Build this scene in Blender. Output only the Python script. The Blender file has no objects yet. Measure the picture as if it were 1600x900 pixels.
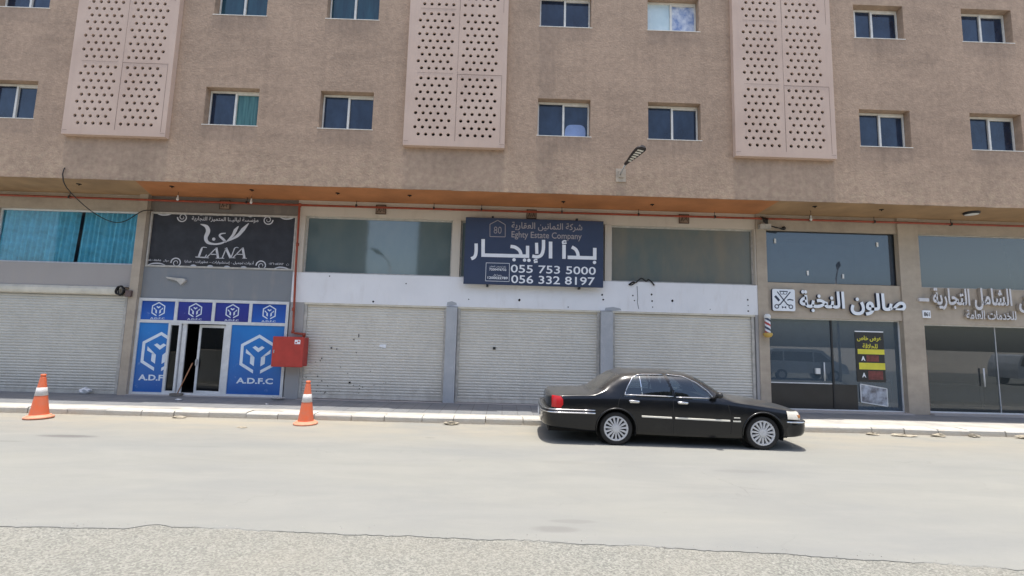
import bpy, math, random, unicodedata
from mathutils import Vector, Matrix
random.seed(7)
R = math.radians
sc = bpy.context.scene
col = sc.collection

# ------------------------------------------------------------------ camera, sky, sun, exposure
YAW, PITCH, ROLL, EYE, FPX = .01386114, .10798523, .0270148, 2.08, 720.0
def cam_axes():
    cy, sy, cp, sp = math.cos(YAW), math.sin(YAW), math.cos(PITCH), math.sin(PITCH)
    f = Vector((sy*cp, cy*cp, sp)); r0 = Vector((cy, -sy, 0)); u0 = r0.cross(f)
    cr, sr = math.cos(ROLL), math.sin(ROLL)
    return r0*cr + u0*sr, -r0*sr + u0*cr, f
cd = bpy.data.cameras.new('camera')
cam = bpy.data.objects.new('camera', cd); col.objects.link(cam)
r_, u_, f_ = cam_axes()
cam.matrix_world = Matrix(((r_.x, u_.x, -f_.x, 0), (r_.y, u_.y, -f_.y, 0), (r_.z, u_.z, -f_.z, EYE), (0, 0, 0, 1)))
cd.sensor_fit = 'HORIZONTAL'; cd.sensor_width = 36; cd.lens = 36*FPX/1600
cd.clip_start = .05; cd.clip_end = 3000
sc.camera = cam

SUN_EL = 88.4
world = bpy.data.worlds.new('World'); sc.world = world; world.use_nodes = True
wn = world.node_tree.nodes; wl = world.node_tree.links; wn.clear()
sky = wn.new('ShaderNodeTexSky'); sky.sky_type = 'NISHITA'; sky.sun_disc = False
sky.sun_elevation = R(SUN_EL); sky.sun_rotation = R(180)
sky.air_density = 1.0; sky.dust_density = 3.0; sky.ozone_density = 1.0
bg = wn.new('ShaderNodeBackground'); bg.inputs['Strength'].default_value = .15
wo = wn.new('ShaderNodeOutputWorld')
wl.new(sky.outputs[0], bg.inputs[0]); wl.new(bg.outputs[0], wo.inputs[0])
sd = bpy.data.lights.new('sun', 'SUN'); sd.energy = 3.1; sd.angle = R(.5); sd.color = (1, .955, .88)
sun = bpy.data.objects.new('sun', sd); col.objects.link(sun)
sun.rotation_euler = (R(90-SUN_EL), 0, R(-.6)); sun.location = (0, 0, 40)
sc.view_settings.view_transform = 'Standard'; sc.view_settings.look = 'None'
sc.view_settings.gamma = 1; sc.view_settings.use_curve_mapping = False
sc.view_settings.exposure = 1.02
sc.cycles.max_bounces = 8; sc.cycles.diffuse_bounces = 4; sc.cycles.transparent_max_bounces = 10
sc.cycles.use_denoising = True

# ------------------------------------------------------------------ materials
class NT:
    def __init__(s, name):
        s.m = bpy.data.materials.new(name); s.m.use_nodes = True
        s.t = s.m.node_tree; s.b = s.t.nodes['Principled BSDF']; s.out = s.t.nodes['Material Output']
        s._co = None
    def n(s, typ, **kw):
        x = s.t.nodes.new('ShaderNode'+typ)
        for k, v in kw.items(): setattr(x, k, v)
        return x
    def l(s, a, b): s.t.links.new(a, b)
    def co(s, scale=(1, 1, 1)):
        if s._co is None: s._co = s.n('TexCoord').outputs['Object']
        mp = s.n('Mapping'); mp.inputs['Scale'].default_value = scale; s.l(s._co, mp.inputs['Vector'])
        return mp.outputs[0]
    def noise(s, scale, detail=4, rough=.55, map=(1, 1, 1), dist=0):
        x = s.n('TexNoise'); x.inputs['Scale'].default_value = scale; x.inputs['Detail'].default_value = detail
        x.inputs['Roughness'].default_value = rough; x.inputs['Distortion'].default_value = dist
        s.l(s.co(map), x.inputs['Vector']); return x.outputs['Fac']
    def ramp(s, fac, a, b, lo=0., hi=1.):
        x = s.n('MapRange'); x.clamp = True
        x.inputs['From Min'].default_value = a; x.inputs['From Max'].default_value = b
        x.inputs['To Min'].default_value = lo; x.inputs['To Max'].default_value = hi
        s.l(fac, x.inputs['Value']); return x.outputs[0]
    def math(s, op, a, b):
        x = s.n('Math', operation=op)
        for i, v in enumerate((a, b)):
            if isinstance(v, (int, float)): x.inputs[i].default_value = v
            else: s.l(v, x.inputs[i])
        return x.outputs[0]
    def mix(s, fac, a, b, mode='MIX'):
        x = s.n('MixRGB', blend_type=mode)
        for i, v in ((0, fac), (1, a), (2, b)):
            if isinstance(v, (int, float)): x.inputs[i].default_value = v
            elif isinstance(v, tuple): x.inputs[i].default_value = (*v, 1)
            else: s.l(v, x.inputs[i])
        return x.outputs[0]
    def bump(s, h, strength=.5, dist=.01):
        x = s.n('Bump'); x.inputs['Strength'].default_value = strength; x.inputs['Distance'].default_value = dist
        s.l(h, x.inputs['Height']); s.l(x.outputs[0], s.b.inputs['Normal'])
    def xyz(s):
        x = s.n('SeparateXYZ'); s.l(s.co(), x.inputs[0]); return x.outputs
    def fin(s, c=None, rough=.8, **kw):
        if c is not None:
            if isinstance(c, tuple): s.b.inputs['Base Color'].default_value = (*c, 1)
            else: s.l(c, s.b.inputs['Base Color'])
        if isinstance(rough, (int, float)): s.b.inputs['Roughness'].default_value = rough
        else: s.l(rough, s.b.inputs['Roughness'])
        for k, v in kw.items(): s.b.inputs[k.replace('_', ' ')].default_value = v
        return s.m

def srgb(r, g, b):
    f = lambda v: ((v/255+.055)/1.055)**2.4 if v > 10 else v/255/12.92
    return (f(r), f(g), f(b))

def simple(name, c, rough=.6, var=.12, scale=3, bump=0, bscale=60, **kw):
    n = NT(name)
    a = tuple(v*(1-var) for v in c); b = tuple(min(1, v*(1+var)) for v in c)
    cc = n.mix(n.ramp(n.noise(scale, 5), .3, .7), a, b)
    if bump: n.bump(n.noise(bscale, 3), bump, .01)
    return n.fin(cc, rough, **kw)

def plaster(name, c, speck, streak=.25, bumpd=.03, bscale=16, blotch=.16):
    n = NT(name)
    base = n.mix(n.ramp(n.noise(.55, 6, .6), .3, .72), tuple(v*(1-blotch) for v in c), tuple(v*(1+blotch) for v in c))
    hz = n.ramp(n.noise(1.5, 4, .55, (.5, 1, 1.5)), .38, .66)
    base = n.mix(n.math('MULTIPLY', hz, .5), base, tuple(v*1.38 for v in c))
    mo = n.ramp(n.noise(7, 5, .68, (1, 1, 1)), .34, .66)
    base = n.mix(.34 if speck > .3 else .12, base, n.mix(mo, tuple(v*.6 for v in c), tuple(min(1, v*1.42) for v in c)))
    st = n.ramp(n.noise(2.2, 5, .6, (1.6, 1, .10)), .5, .8)
    base = n.mix(n.math('MULTIPLY', st, streak), base, tuple(v*.62 for v in c))
    for scl, lo, k in ((26, .70, 1.0), (13, .73, .8)):
        sp = n.math('MULTIPLY', n.ramp(n.noise(scl, 3, .6, (.6, 1, 1)), lo, lo+.06), n.ramp(n.noise(.9, 5), .42, .56))
        base = n.mix(n.math('MULTIPLY', sp, min(1, speck*1.4)*k), base, tuple(min(1, v*1.75) for v in c))
    dk = n.ramp(n.noise(19, 3, .6, (.7, 1, 1)), .70, .78)
    base = n.mix(n.math('MULTIPLY', dk, speck*.5), base, tuple(v*.6 for v in c))
    # darker vertical runs below the window openings, and day joints of the render
    x, y, z = n.xyz()
    if speck > .3:
        tot = None
        for cx, zt, w in ((-7.8, 7.75, .5), (-4.6, 7.75, .55), (1.5, 7.68, .6), (4.65, 7.75, .5), (10.7, 7.7, .5), (13.6, 7.7, .22), (-7.8, 11.0, .6), (-4.6, 11.0, .6), (4.65, 11.0, .6), (10.7, 11.0, .5), (13.9, 11.0, .5)):
            q = n.math('MULTIPLY', n.ramp(n.math('ABSOLUTE', n.math('SUBTRACT', x, cx), 0), w, w*.6), n.math('MULTIPLY', n.ramp(z, zt-1.3, zt), n.math('LESS_THAN', z, zt+.05)))
            tot = q if tot is None else n.math('ADD', tot, q)
        fine = n.ramp(n.noise(5, 5, .65, (1.5, 1, .12)), .42, .68)
        base = n.mix(n.math('MULTIPLY', n.math('MULTIPLY', tot, fine), .42), base, tuple(v*.5 for v in c))
    if speck > .3:
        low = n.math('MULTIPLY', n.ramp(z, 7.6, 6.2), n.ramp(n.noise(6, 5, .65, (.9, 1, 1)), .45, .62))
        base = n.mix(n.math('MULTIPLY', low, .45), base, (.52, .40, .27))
    h = n.math('ADD', n.noise(bscale, 6, .6), n.math('MULTIPLY', n.noise(4, 4), .6))
    n.bump(h, .6, bumpd)
    return n.fin(base, .92)
M = {}
M['plaster'] = plaster('brown_plaster', (.36, .256, .182), .6, .35, .022, 18, .26)
M['stucco'] = plaster('shop_stucco', (.39, .33, .26), .2, .25, .008, 30)
M['screen'] = None
def mk_screen():
    n = NT('pink_screen_panel')
    c = n.mix(n.ramp(n.noise(.9, 5), .3, .7), (.525, .385, .305), (.595, .45, .36))
    st = n.ramp(n.noise(3, 4, .6, (2, 1, .15)), .5, .8)
    c = n.mix(n.math('MULTIPLY', st, .22), c, (.36, .27, .23))
    n.bump(n.noise(40, 3), .15, .01)
    return n.fin(c, .8)
M['screen'] = mk_screen()
M['screen_edge'] = simple('screen_joint', (.22, .155, .13), .9)
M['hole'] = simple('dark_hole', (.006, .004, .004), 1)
M['soffit_orange'] = simple('orange_soffit', (.47, .19, .07), .8, .18, 1.2, .3, 30)
M['soffit_tan'] = simple('tan_soffit', (.36, .23, .12), .85, .2, 1.3, .3, 30)
def whitewall(name, c, dirt=.35):
    n = NT(name)
    b = n.mix(n.ramp(n.noise(1.1, 6, .6), .3, .75), tuple(v*.93 for v in c), c)
    d = n.ramp(n.noise(3.0, 6, .65, (1.2, 1, .3)), .55, .85)
    b = n.mix(n.math('MULTIPLY', d, dirt), b, (.42, .36, .29))
    n.bump(n.noise(25, 5), .25, .008)
    return n.fin(b, .75)
M['white'] = whitewall('white_paint_wall', (.80, .80, .81), .3)
M['cream'] = whitewall('cream_paint_wall', (.60, .545, .46), .6)
M['greywall'] = whitewall('grey_paint_wall', (.22, .235, .25), .3)
M['darkgrey'] = whitewall('dark_grey_wall', (.17, .15, .13), .3)
M['lintel'] = whitewall('raw_concrete', (.38, .35, .33), .5)
def mk_pillar():
    n = NT('blue_grey_pillar')
    b = n.mix(n.ramp(n.noise(2, 6, .65), .35, .7), (.36, .375, .39), (.45, .46, .47))
    d = n.ramp(n.noise(9, 4), .6, .75)
    b = n.mix(n.math('MULTIPLY', d, .3), b, (.62, .62, .6))
    n.bump(n.noise(20, 5), .3, .01)
    return n.fin(b, .7)
M['pillar'] = mk_pillar()
M['greypillar'] = whitewall('grey_cement', (.36, .35, .34), .4)
def mk_shutter(name, c):
    n = NT(name)
    b = n.mix(n.ramp(n.noise(1.5, 5), .3, .75), tuple(v*.9 for v in c), c)
    d = n.ramp(n.noise(2.2, 6, .65, (1, 1, .35)), .5, .8)
    b = n.mix(n.math('MULTIPLY', d, .3), b, tuple(v*.72 for v in c))
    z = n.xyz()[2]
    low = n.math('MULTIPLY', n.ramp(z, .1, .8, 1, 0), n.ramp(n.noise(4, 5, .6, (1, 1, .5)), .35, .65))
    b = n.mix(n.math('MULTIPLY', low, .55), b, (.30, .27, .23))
    return n.fin(b, .5)
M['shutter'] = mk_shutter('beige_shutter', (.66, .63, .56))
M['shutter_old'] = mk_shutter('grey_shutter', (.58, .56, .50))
M['shutter_head'] = simple('shutter_head', (.62, .58, .48), .5)
M['alu'] = simple('white_aluminium', (.62, .63, .63), .4, .1, 6)
M['alu_cream'] = simple('cream_window_frame', (.72, .69, .62), .45, .1, 6)
M['alu_dirty'] = simple('weathered_aluminium', (.45, .43, .39), .5, .2, 8)
def pane_mat(name, c1, c2, rough=.04, ior=1.75, sc_=1.2, mp=(1, 1, 1)):
    n = NT(name)
    b = n.mix(n.ramp(n.noise(sc_, 4, .6, mp), .32, .68), c1, c2)
    h = n.noise(1.4, 2); n.bump(h, .04, .02)
    return n.fin(b, rough, IOR=ior)
M['pane_blue'] = pane_mat('dark_blue_pane', (.005, .011, .026), (.022, .04, .075), .08, 1.55, 2.4, (1, 1, .6))
M['pane_green'] = pane_mat('green_curtain_pane', (.02, .085, .085), (.08, .21, .19), .2, 1.5, 5, (3, 1, .2))
M['pane_teal'] = pane_mat('teal_pane', (.008, .035, .055), (.02, .075, .10), .1, 1.55, 3, (2, 1, .3))
M['pane_pale'] = pane_mat('pale_covered_pane', (.52, .64, .66), (.66, .76, .77), .15, 1.5, 2)
M['pane_torn'] = pane_mat('torn_paper_pane', (.12, .2, .42), (.72, .74, .77), .2, 1.5, 4.2)
M['pane_shop'] = pane_mat('dirty_shop_glass', (.085, .125, .128), (.115, .15, .145), .05, 1.95, 1.3, (1, 1, .5))
M['pane_shop2'] = pane_mat('dusty_brown_shop_glass', (.12, .15, .14), (.21, .19, .145), .16, 1.7, 1.0, (1, 1, .45))
def glass_mat(name, tint, refl, rough=0.0, film=None):
    n = NT(name); n.t.nodes.remove(n.b)
    tr = n.n('BsdfTransparent'); tr.inputs[0].default_value = (*tint, 1)
    gl = n.n('BsdfGlossy'); gl.inputs['Roughness'].default_value = rough
    gl.inputs['Color'].default_value = (.9, .96, 1, 1)
    fr = n.n('Fresnel'); fr.inputs[0].default_value = 1.5
    add = n.math('ADD', fr.outputs[0], refl)
    mx = n.n('MixShader'); n.l(add, mx.inputs[0])
    last = tr.outputs[0]
    if film:
        df = n.n('BsdfDiffuse'); df.inputs[0].default_value = (*film[:3], 1)
        m2 = n.n('MixShader'); m2.inputs[0].default_value = film[3]
        n.l(tr.outputs[0], m2.inputs[1]); n.l(df.outputs[0], m2.inputs[2]); last = m2.outputs[0]
    n.l(last, mx.inputs[1]); n.l(gl.outputs[0], mx.inputs[2]); n.l(mx.outputs[0], n.out.inputs[0])
    return n.m
M['glass_salon'] = glass_mat('tinted_salon_glass', (.5, .55, .6), .025, 0, (.115, .16, .205, .5))
M['glass_salon_up'] = glass_mat('salon_upper_glass', (.45, .5, .55), .045, 0, (.09, .12, .165, .55))
M['glass_clear'] = glass_mat('shop_glass', (.55, .6, .6), .02, 0, (.16, .18, .18, .2))
M['glass_office_up'] = glass_mat('office_upper_glass', (.5, .55, .56), .045, 0, (.17, .185, .18, .6))
M['glass_curtain'] = glass_mat('curtain_glass', (.93, .97, .98), .01)
M['glass_door'] = glass_mat('dark_door_glass', (.22, .22, .24), -.012)
M['glass_car'] = glass_mat('car_tinted_glass', (.36, .42, .44), .05)
M['curtain'] = simple('turquoise_curtain', (.21, .66, .80), .85, .2, 5)
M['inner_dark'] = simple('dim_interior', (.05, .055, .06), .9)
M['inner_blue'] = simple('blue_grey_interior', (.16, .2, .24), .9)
M['black'] = simple('black_plastic', (.015, .015, .016), .5)
M['cable'] = simple('black_cable', (.012, .011, .011), .6)
M['rust_red'] = simple('red_oxide_pipe', (.30, .055, .025), .6, .25, 5)
M['black_film'] = simple('black_window_film', (.016, .016, .017), .3, .3, 2)
M['fire_red'] = simple('red_cabinet_paint', (.43, .042, .03), .45, .12, 4)
M['sign_navy'] = simple('navy_sign_face', srgb(49, 61, 86), .45, .1, 1.5)
M['sign_white'] = simple('white_lettering', (.8, .82, .85), .5, .03)
M['sign_grey'] = simple('taupe_lettering', (.36, .32, .31), .5, .05)
M['sign_black'] = simple('faded_black_banner', (.02, .02, .024), .45, .5, 2.5)
M['silver'] = simple('silver_print', (.58, .58, .6), .5, .1)
M['led_white'] = simple('white_acrylic_letter', (.78, .82, .86), .4, .03)
M['led_side'] = simple('dark_letter_side', (.02, .03, .06), .5)
M['office_letter'] = simple('dusty_letter_face', (.62, .61, .62), .55, .1, 5)
M['office_side'] = simple('beige_letter_side', (.42, .37, .31), .6)
M['plate_brown'] = simple('brown_number_plate', (.24, .17, .12), .7, .2, 8)
M['plate_ink'] = simple('number_ink', (.05, .03, .02), .8)
M['gold'] = simple('brass_cap', (.55, .36, .08), .35)
M['bulb'] = simple('white_bulb', (.75, .75, .72), .4)
M['steel'] = simple('galvanised_steel', (.42, .42, .41), .45)
M['wood'] = simple('broom_wood', (.42, .2, .1), .7)
M['poster_black'] = simple('black_poster', (.012, .012, .014), .35)
M['poster_yellow'] = simple('yellow_print', (.68, .62, .05), .5, .1)
M['poster_red'] = simple('dark_red_print', (.16, .035, .03), .5, .4, 9)
M['poster_photo'] = pane_mat('photo_print', (.04, .03, .035), (.55, .6, .68), .3, 1.5, 3.2)
M['cabinet_red'] = simple('brown_red_cabinet', (.15, .035, .025), .5)
def film(name, a, b, zlo, zhi):
    n = NT(name)
    g = n.ramp(n.xyz()[2], zlo, zhi)
    b_ = n.mix(n.math('ADD', n.math('MULTIPLY', g, .75), n.ramp(n.noise(1.3, 4), .3, .7, 0, .3)), a, b)
    w = n.ramp(n.noise(5, 6, .7), .63, .74)
    b_ = n.mix(n.math('MULTIPLY', w, .22), b_, (.5, .65, .8))
    return n.fin(b_, .3)
M['film_blue'] = film('blue_printed_film', (.012, .095, .36), (.02, .21, .58), .4, 2.4)
M['film_navy'] = film('navy_printed_film', (.03, .03, .2), (.022, .045, .30), 2.3, 2.9)
M['film_blue_top'] = film('blue_transom_film', (.02, .13, .5), (.012, .055, .3), 2.3, 2.9)
M['adfc_white'] = simple('white_film_print', (.66, .74, .82), .4, .05)
def mk_cone():
    n = NT('orange_cone_plastic')
    b = n.mix(n.ramp(n.noise(7, 5), .4, .7), (.70, .14, .05), (.60, .17, .09))
    return n.fin(b, .55)
M['cone'] = mk_cone()
M['cone_band'] = simple('white_reflective_band', (.62, .6, .58), .5, .12, 12)
M['cone_base'] = simple('dusty_cone_base', (.62, .25, .15), .7, .15, 8)
M['litter'] = simple('white_litter', (.7, .7, .7), .8)
M['ac_body'] = simple('ac_casing', (.6, .58, .53), .6)
M['far_wall'] = simple('far_building_wall', (.2, .21, .2), .9, .1, .3)

# car materials
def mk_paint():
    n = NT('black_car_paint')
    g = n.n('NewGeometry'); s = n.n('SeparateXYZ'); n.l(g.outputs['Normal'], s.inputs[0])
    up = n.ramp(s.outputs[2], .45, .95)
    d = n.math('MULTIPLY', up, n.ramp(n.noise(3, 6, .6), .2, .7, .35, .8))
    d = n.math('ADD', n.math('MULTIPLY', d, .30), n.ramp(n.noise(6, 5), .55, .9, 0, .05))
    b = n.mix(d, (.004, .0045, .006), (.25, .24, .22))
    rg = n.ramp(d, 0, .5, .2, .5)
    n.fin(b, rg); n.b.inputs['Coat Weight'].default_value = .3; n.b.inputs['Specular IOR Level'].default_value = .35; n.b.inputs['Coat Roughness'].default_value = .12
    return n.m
M['paint'] = mk_paint()
M['car_glass_dark'] = pane_mat('tinted_car_window', (.008, .01, .011), (.02, .025, .026), .05, 1.7, 2)
M['car_backlight'] = pane_mat('dusty_rear_glass', (.04, .04, .037), (.075, .072, .065), .25, 1.6, 3)
M['seat_cloth'] = simple('grey_seat_cloth', (.05, .05, .05), .9)
M['shade_blue'] = simple('pale_blue_sunshade', (.45, .62, .68), .6)
M['chrome'] = simple('chrome_trim', (.72, .72, .72), .12, .03, Metallic=1.0)
M['chrome_side'] = simple('bright_side_moulding', (.72, .69, .6), .4, .05)
M['tail_red'] = simple('red_tail_lens', (.42, .012, .014), .25, .1)
M['head_lens'] = simple('clear_lens', (.62, .58, .5), .2, .15, 9)
M['amber'] = simple('amber_lens', (.6, .24, .08), .3)
M['tyre'] = simple('tyre_rubber', (.018, .017, .016), .85)
M['rim'] = simple('silver_alloy', (.55, .55, .55), .4, .06, 6)
M['rim_dark'] = simple('dark_wheel_well', (.012, .012, .012), .9)
M['car_under'] = simple('car_underbody', (.012, .012, .012), 1)
M['bumper'] = None
M['van_white'] = simple('silver_van_paint', (.55, .57, .6), .35)

# ground materials
def mk_road():
    n = NT('dusty_concrete_road')
    x, y, z = n.xyz()
    b = n.mix(n.ramp(n.noise(.35, 6, .6, (.5, 1.4, 1)), .3, .7), (0.182, 0.187, 0.180), (0.221, 0.221, 0.196))
    sw = n.ramp(n.noise(1.1, 7, .68, (.5, 1.5, 1), 0.5), .42, .68)
    b = n.mix(n.math('MULTIPLY', sw, .38), b, (0.256, 0.255, 0.229))
    sd_ = n.math('MULTIPLY', n.ramp(y, 8.8, 11.2), n.ramp(n.noise(.8, 6, .65, (.5, 1.3, 1)), .3, .62))
    b = n.mix(n.math('MULTIPLY', sd_, .95), b, (0.301, 0.269, 0.204))
    tk = n.ramp(n.noise(1.0, 7, .7, (.3, 1.7, 1), .6), .52, .72)
    b = n.mix(n.math('MULTIPLY', tk, .28), b, (0.155, 0.155, 0.150))
    vo = n.n('TexVoronoi', feature='DISTANCE_TO_EDGE'); vo.inputs['Scale'].default_value = .55
    wv = n.n('VectorMath', operation='ADD'); nz = n.n('TexNoise'); nz.inputs['Scale'].default_value = 2.5; nz.inputs['Detail'].default_value = 5
    n.l(n.co(), nz.inputs['Vector']); sc_ = n.n('VectorMath', operation='SCALE'); sc_.inputs['Scale'].default_value = .55
    n.l(nz.outputs['Color'], sc_.inputs[0]); n.l(n.co(), wv.inputs[0]); n.l(sc_.outputs[0], wv.inputs[1]); n.l(wv.outputs[0], vo.inputs['Vector'])
    ck = n.math('MULTIPLY', n.ramp(vo.outputs['Distance'], .0, .012, 1, 0), n.ramp(n.noise(.45, 3), .56, .66))
    b = n.mix(n.math('MULTIPLY', ck, .32), b, (.09, .085, .08))
    near = n.math('MULTIPLY', n.ramp(y, 6.6, 5.0), n.ramp(n.noise(1.1, 5, .6, (.3, 1.5, 1)), .35, .65))
    b = n.mix(n.math('MULTIPLY', near, .35), b, (0.163, 0.171, 0.171))
    pit = n.ramp(n.noise(5.5, 3, .5, (.6, 1.5, 1)), .735, .77)
    b = n.mix(n.math('MULTIPLY', pit, .45), b, (0.150, 0.141, 0.127))
    gr = n.ramp(n.noise(90, 2), .3, .7)
    b = n.mix(n.math('MULTIPLY', gr, .12), b, (0.188, 0.188, 0.179))
    # oil and tar stains with shapes of their own
    for sx, sy, rx, ry, k in ((-8.25, 9.15, .62, .13, .75), (-8.9, 8.65, .4, .07, .3), (-1.45, 9.75, .12, .03, .6), (.62, 5.32, .3, .10, .35), (.85, 5.55, .3, .07, .25), (1.1, 8.1, .5, .12, .14), (4.0, 7.8, .55, .12, .2), (-5.4, 8.6, .5, .05, .15)):
        dx = n.math('DIVIDE', n.math('SUBTRACT', x, sx), rx); dy = n.math('DIVIDE', n.math('SUBTRACT', y, sy), ry)
        rr = n.math('ADD', n.math('MULTIPLY', dx, dx), n.math('MULTIPLY', dy, dy))
        rr = n.math('ADD', rr, n.math('MULTIPLY', n.noise(6, 4), .9))
        b = n.mix(n.math('MULTIPLY', n.ramp(rr, .75, 1.5, 1, 0), k), b, (.11, .105, .1))
    h = n.math('ADD', n.noise(60, 4), n.math('MULTIPLY', n.noise(2.5, 5), 2.0))
    n.bump(h, .35, .012)
    return n.fin(b, .88)
M['road'] = mk_road()
def mk_chip():
    n = NT('coarse_chip_asphalt')
    v = n.n('TexVoronoi'); v.inputs['Scale'].default_value = 62; n.l(n.co(), v.inputs['Vector'])
    cs = n.n('SeparateColor'); n.l(v.outputs['Color'], cs.inputs[0])
    b = n.mix(cs.outputs[0], (0.123, 0.126, 0.114), (0.275, 0.275, 0.244))
    v2 = n.n('TexVoronoi'); v2.inputs['Scale'].default_value = 22; n.l(n.co(), v2.inputs['Vector'])
    dk = n.ramp(n.noise(27, 3, .6), .6, .70)
    b = n.mix(n.math('MULTIPLY', dk, .7), b, (0.108, 0.111, 0.099))
    lt = n.ramp(n.noise(40, 2), .64, .72)
    b = n.mix(n.math('MULTIPLY', lt, .6), b, (0.405, 0.409, 0.365))
    big = n.ramp(n.noise(.8, 5), .3, .7)
    b = n.mix(n.math('MULTIPLY', big, .4), b, (0.246, 0.231, 0.192))
    h = n.math('ADD', v.outputs['Distance'], n.math('MULTIPLY', n.noise(40, 4), 1.4))
    n.bump(h, .7, .014)
    return n.fin(b, .9)
M['chip'] = mk_chip()
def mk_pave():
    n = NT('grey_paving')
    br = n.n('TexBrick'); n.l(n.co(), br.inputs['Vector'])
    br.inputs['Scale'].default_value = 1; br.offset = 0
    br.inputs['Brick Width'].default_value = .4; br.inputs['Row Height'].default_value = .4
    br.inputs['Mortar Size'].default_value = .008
    br.inputs['Color1'].default_value = (.135, .142, .15, 1); br.inputs['Color2'].default_value = (.175, .18, .185, 1)  # tile tone darkened to carry the building's shade out towards the kerb
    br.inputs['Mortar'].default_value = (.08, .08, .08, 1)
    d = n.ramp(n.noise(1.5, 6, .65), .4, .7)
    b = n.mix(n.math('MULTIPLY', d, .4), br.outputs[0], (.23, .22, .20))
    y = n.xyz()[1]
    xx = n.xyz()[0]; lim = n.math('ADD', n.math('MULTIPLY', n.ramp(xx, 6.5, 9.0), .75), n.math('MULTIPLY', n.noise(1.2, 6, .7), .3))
    edge = n.ramp(n.math('SUBTRACT', y, lim), 11.82, 11.70)  # dusty white edge, also paints in the sunlit strip, wider to the right
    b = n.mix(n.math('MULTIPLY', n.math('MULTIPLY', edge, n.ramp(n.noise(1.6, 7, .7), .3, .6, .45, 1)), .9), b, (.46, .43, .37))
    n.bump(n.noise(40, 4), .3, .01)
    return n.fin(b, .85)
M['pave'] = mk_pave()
def mk_kerb():
    n = NT('limewashed_kerb')
    b = n.mix(n.ramp(n.noise(2.2, 6, .65), .3, .7), (0.419, 0.397, 0.347), (0.491, 0.476, 0.433))
    d = n.ramp(n.noise(4, 6, .7), .5, .72)
    b = n.mix(n.math('MULTIPLY', d, .55), b, (.42, .35, .26))
    z = n.xyz()[2]
    b = n.mix(n.math('MULTIPLY', n.ramp(z, .10, .0), .6), b, (.46, .38, .28))
    n.bump(n.noise(22, 6, .65), .6, .02)
    return n.fin(b, .9)
M['kerb'] = mk_kerb()
M['fragment'] = simple('dusty_kerb_fragment', (.33, .29, .22), .9, .3, 12, .5, 30)
M['gravel'] = simple('loose_chips', (.26, .25, .23), .9, .5, 30)
M['ground'] = simple('bare_sandy_ground', (.42, .37, .3), .95, .15, .15)

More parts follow.
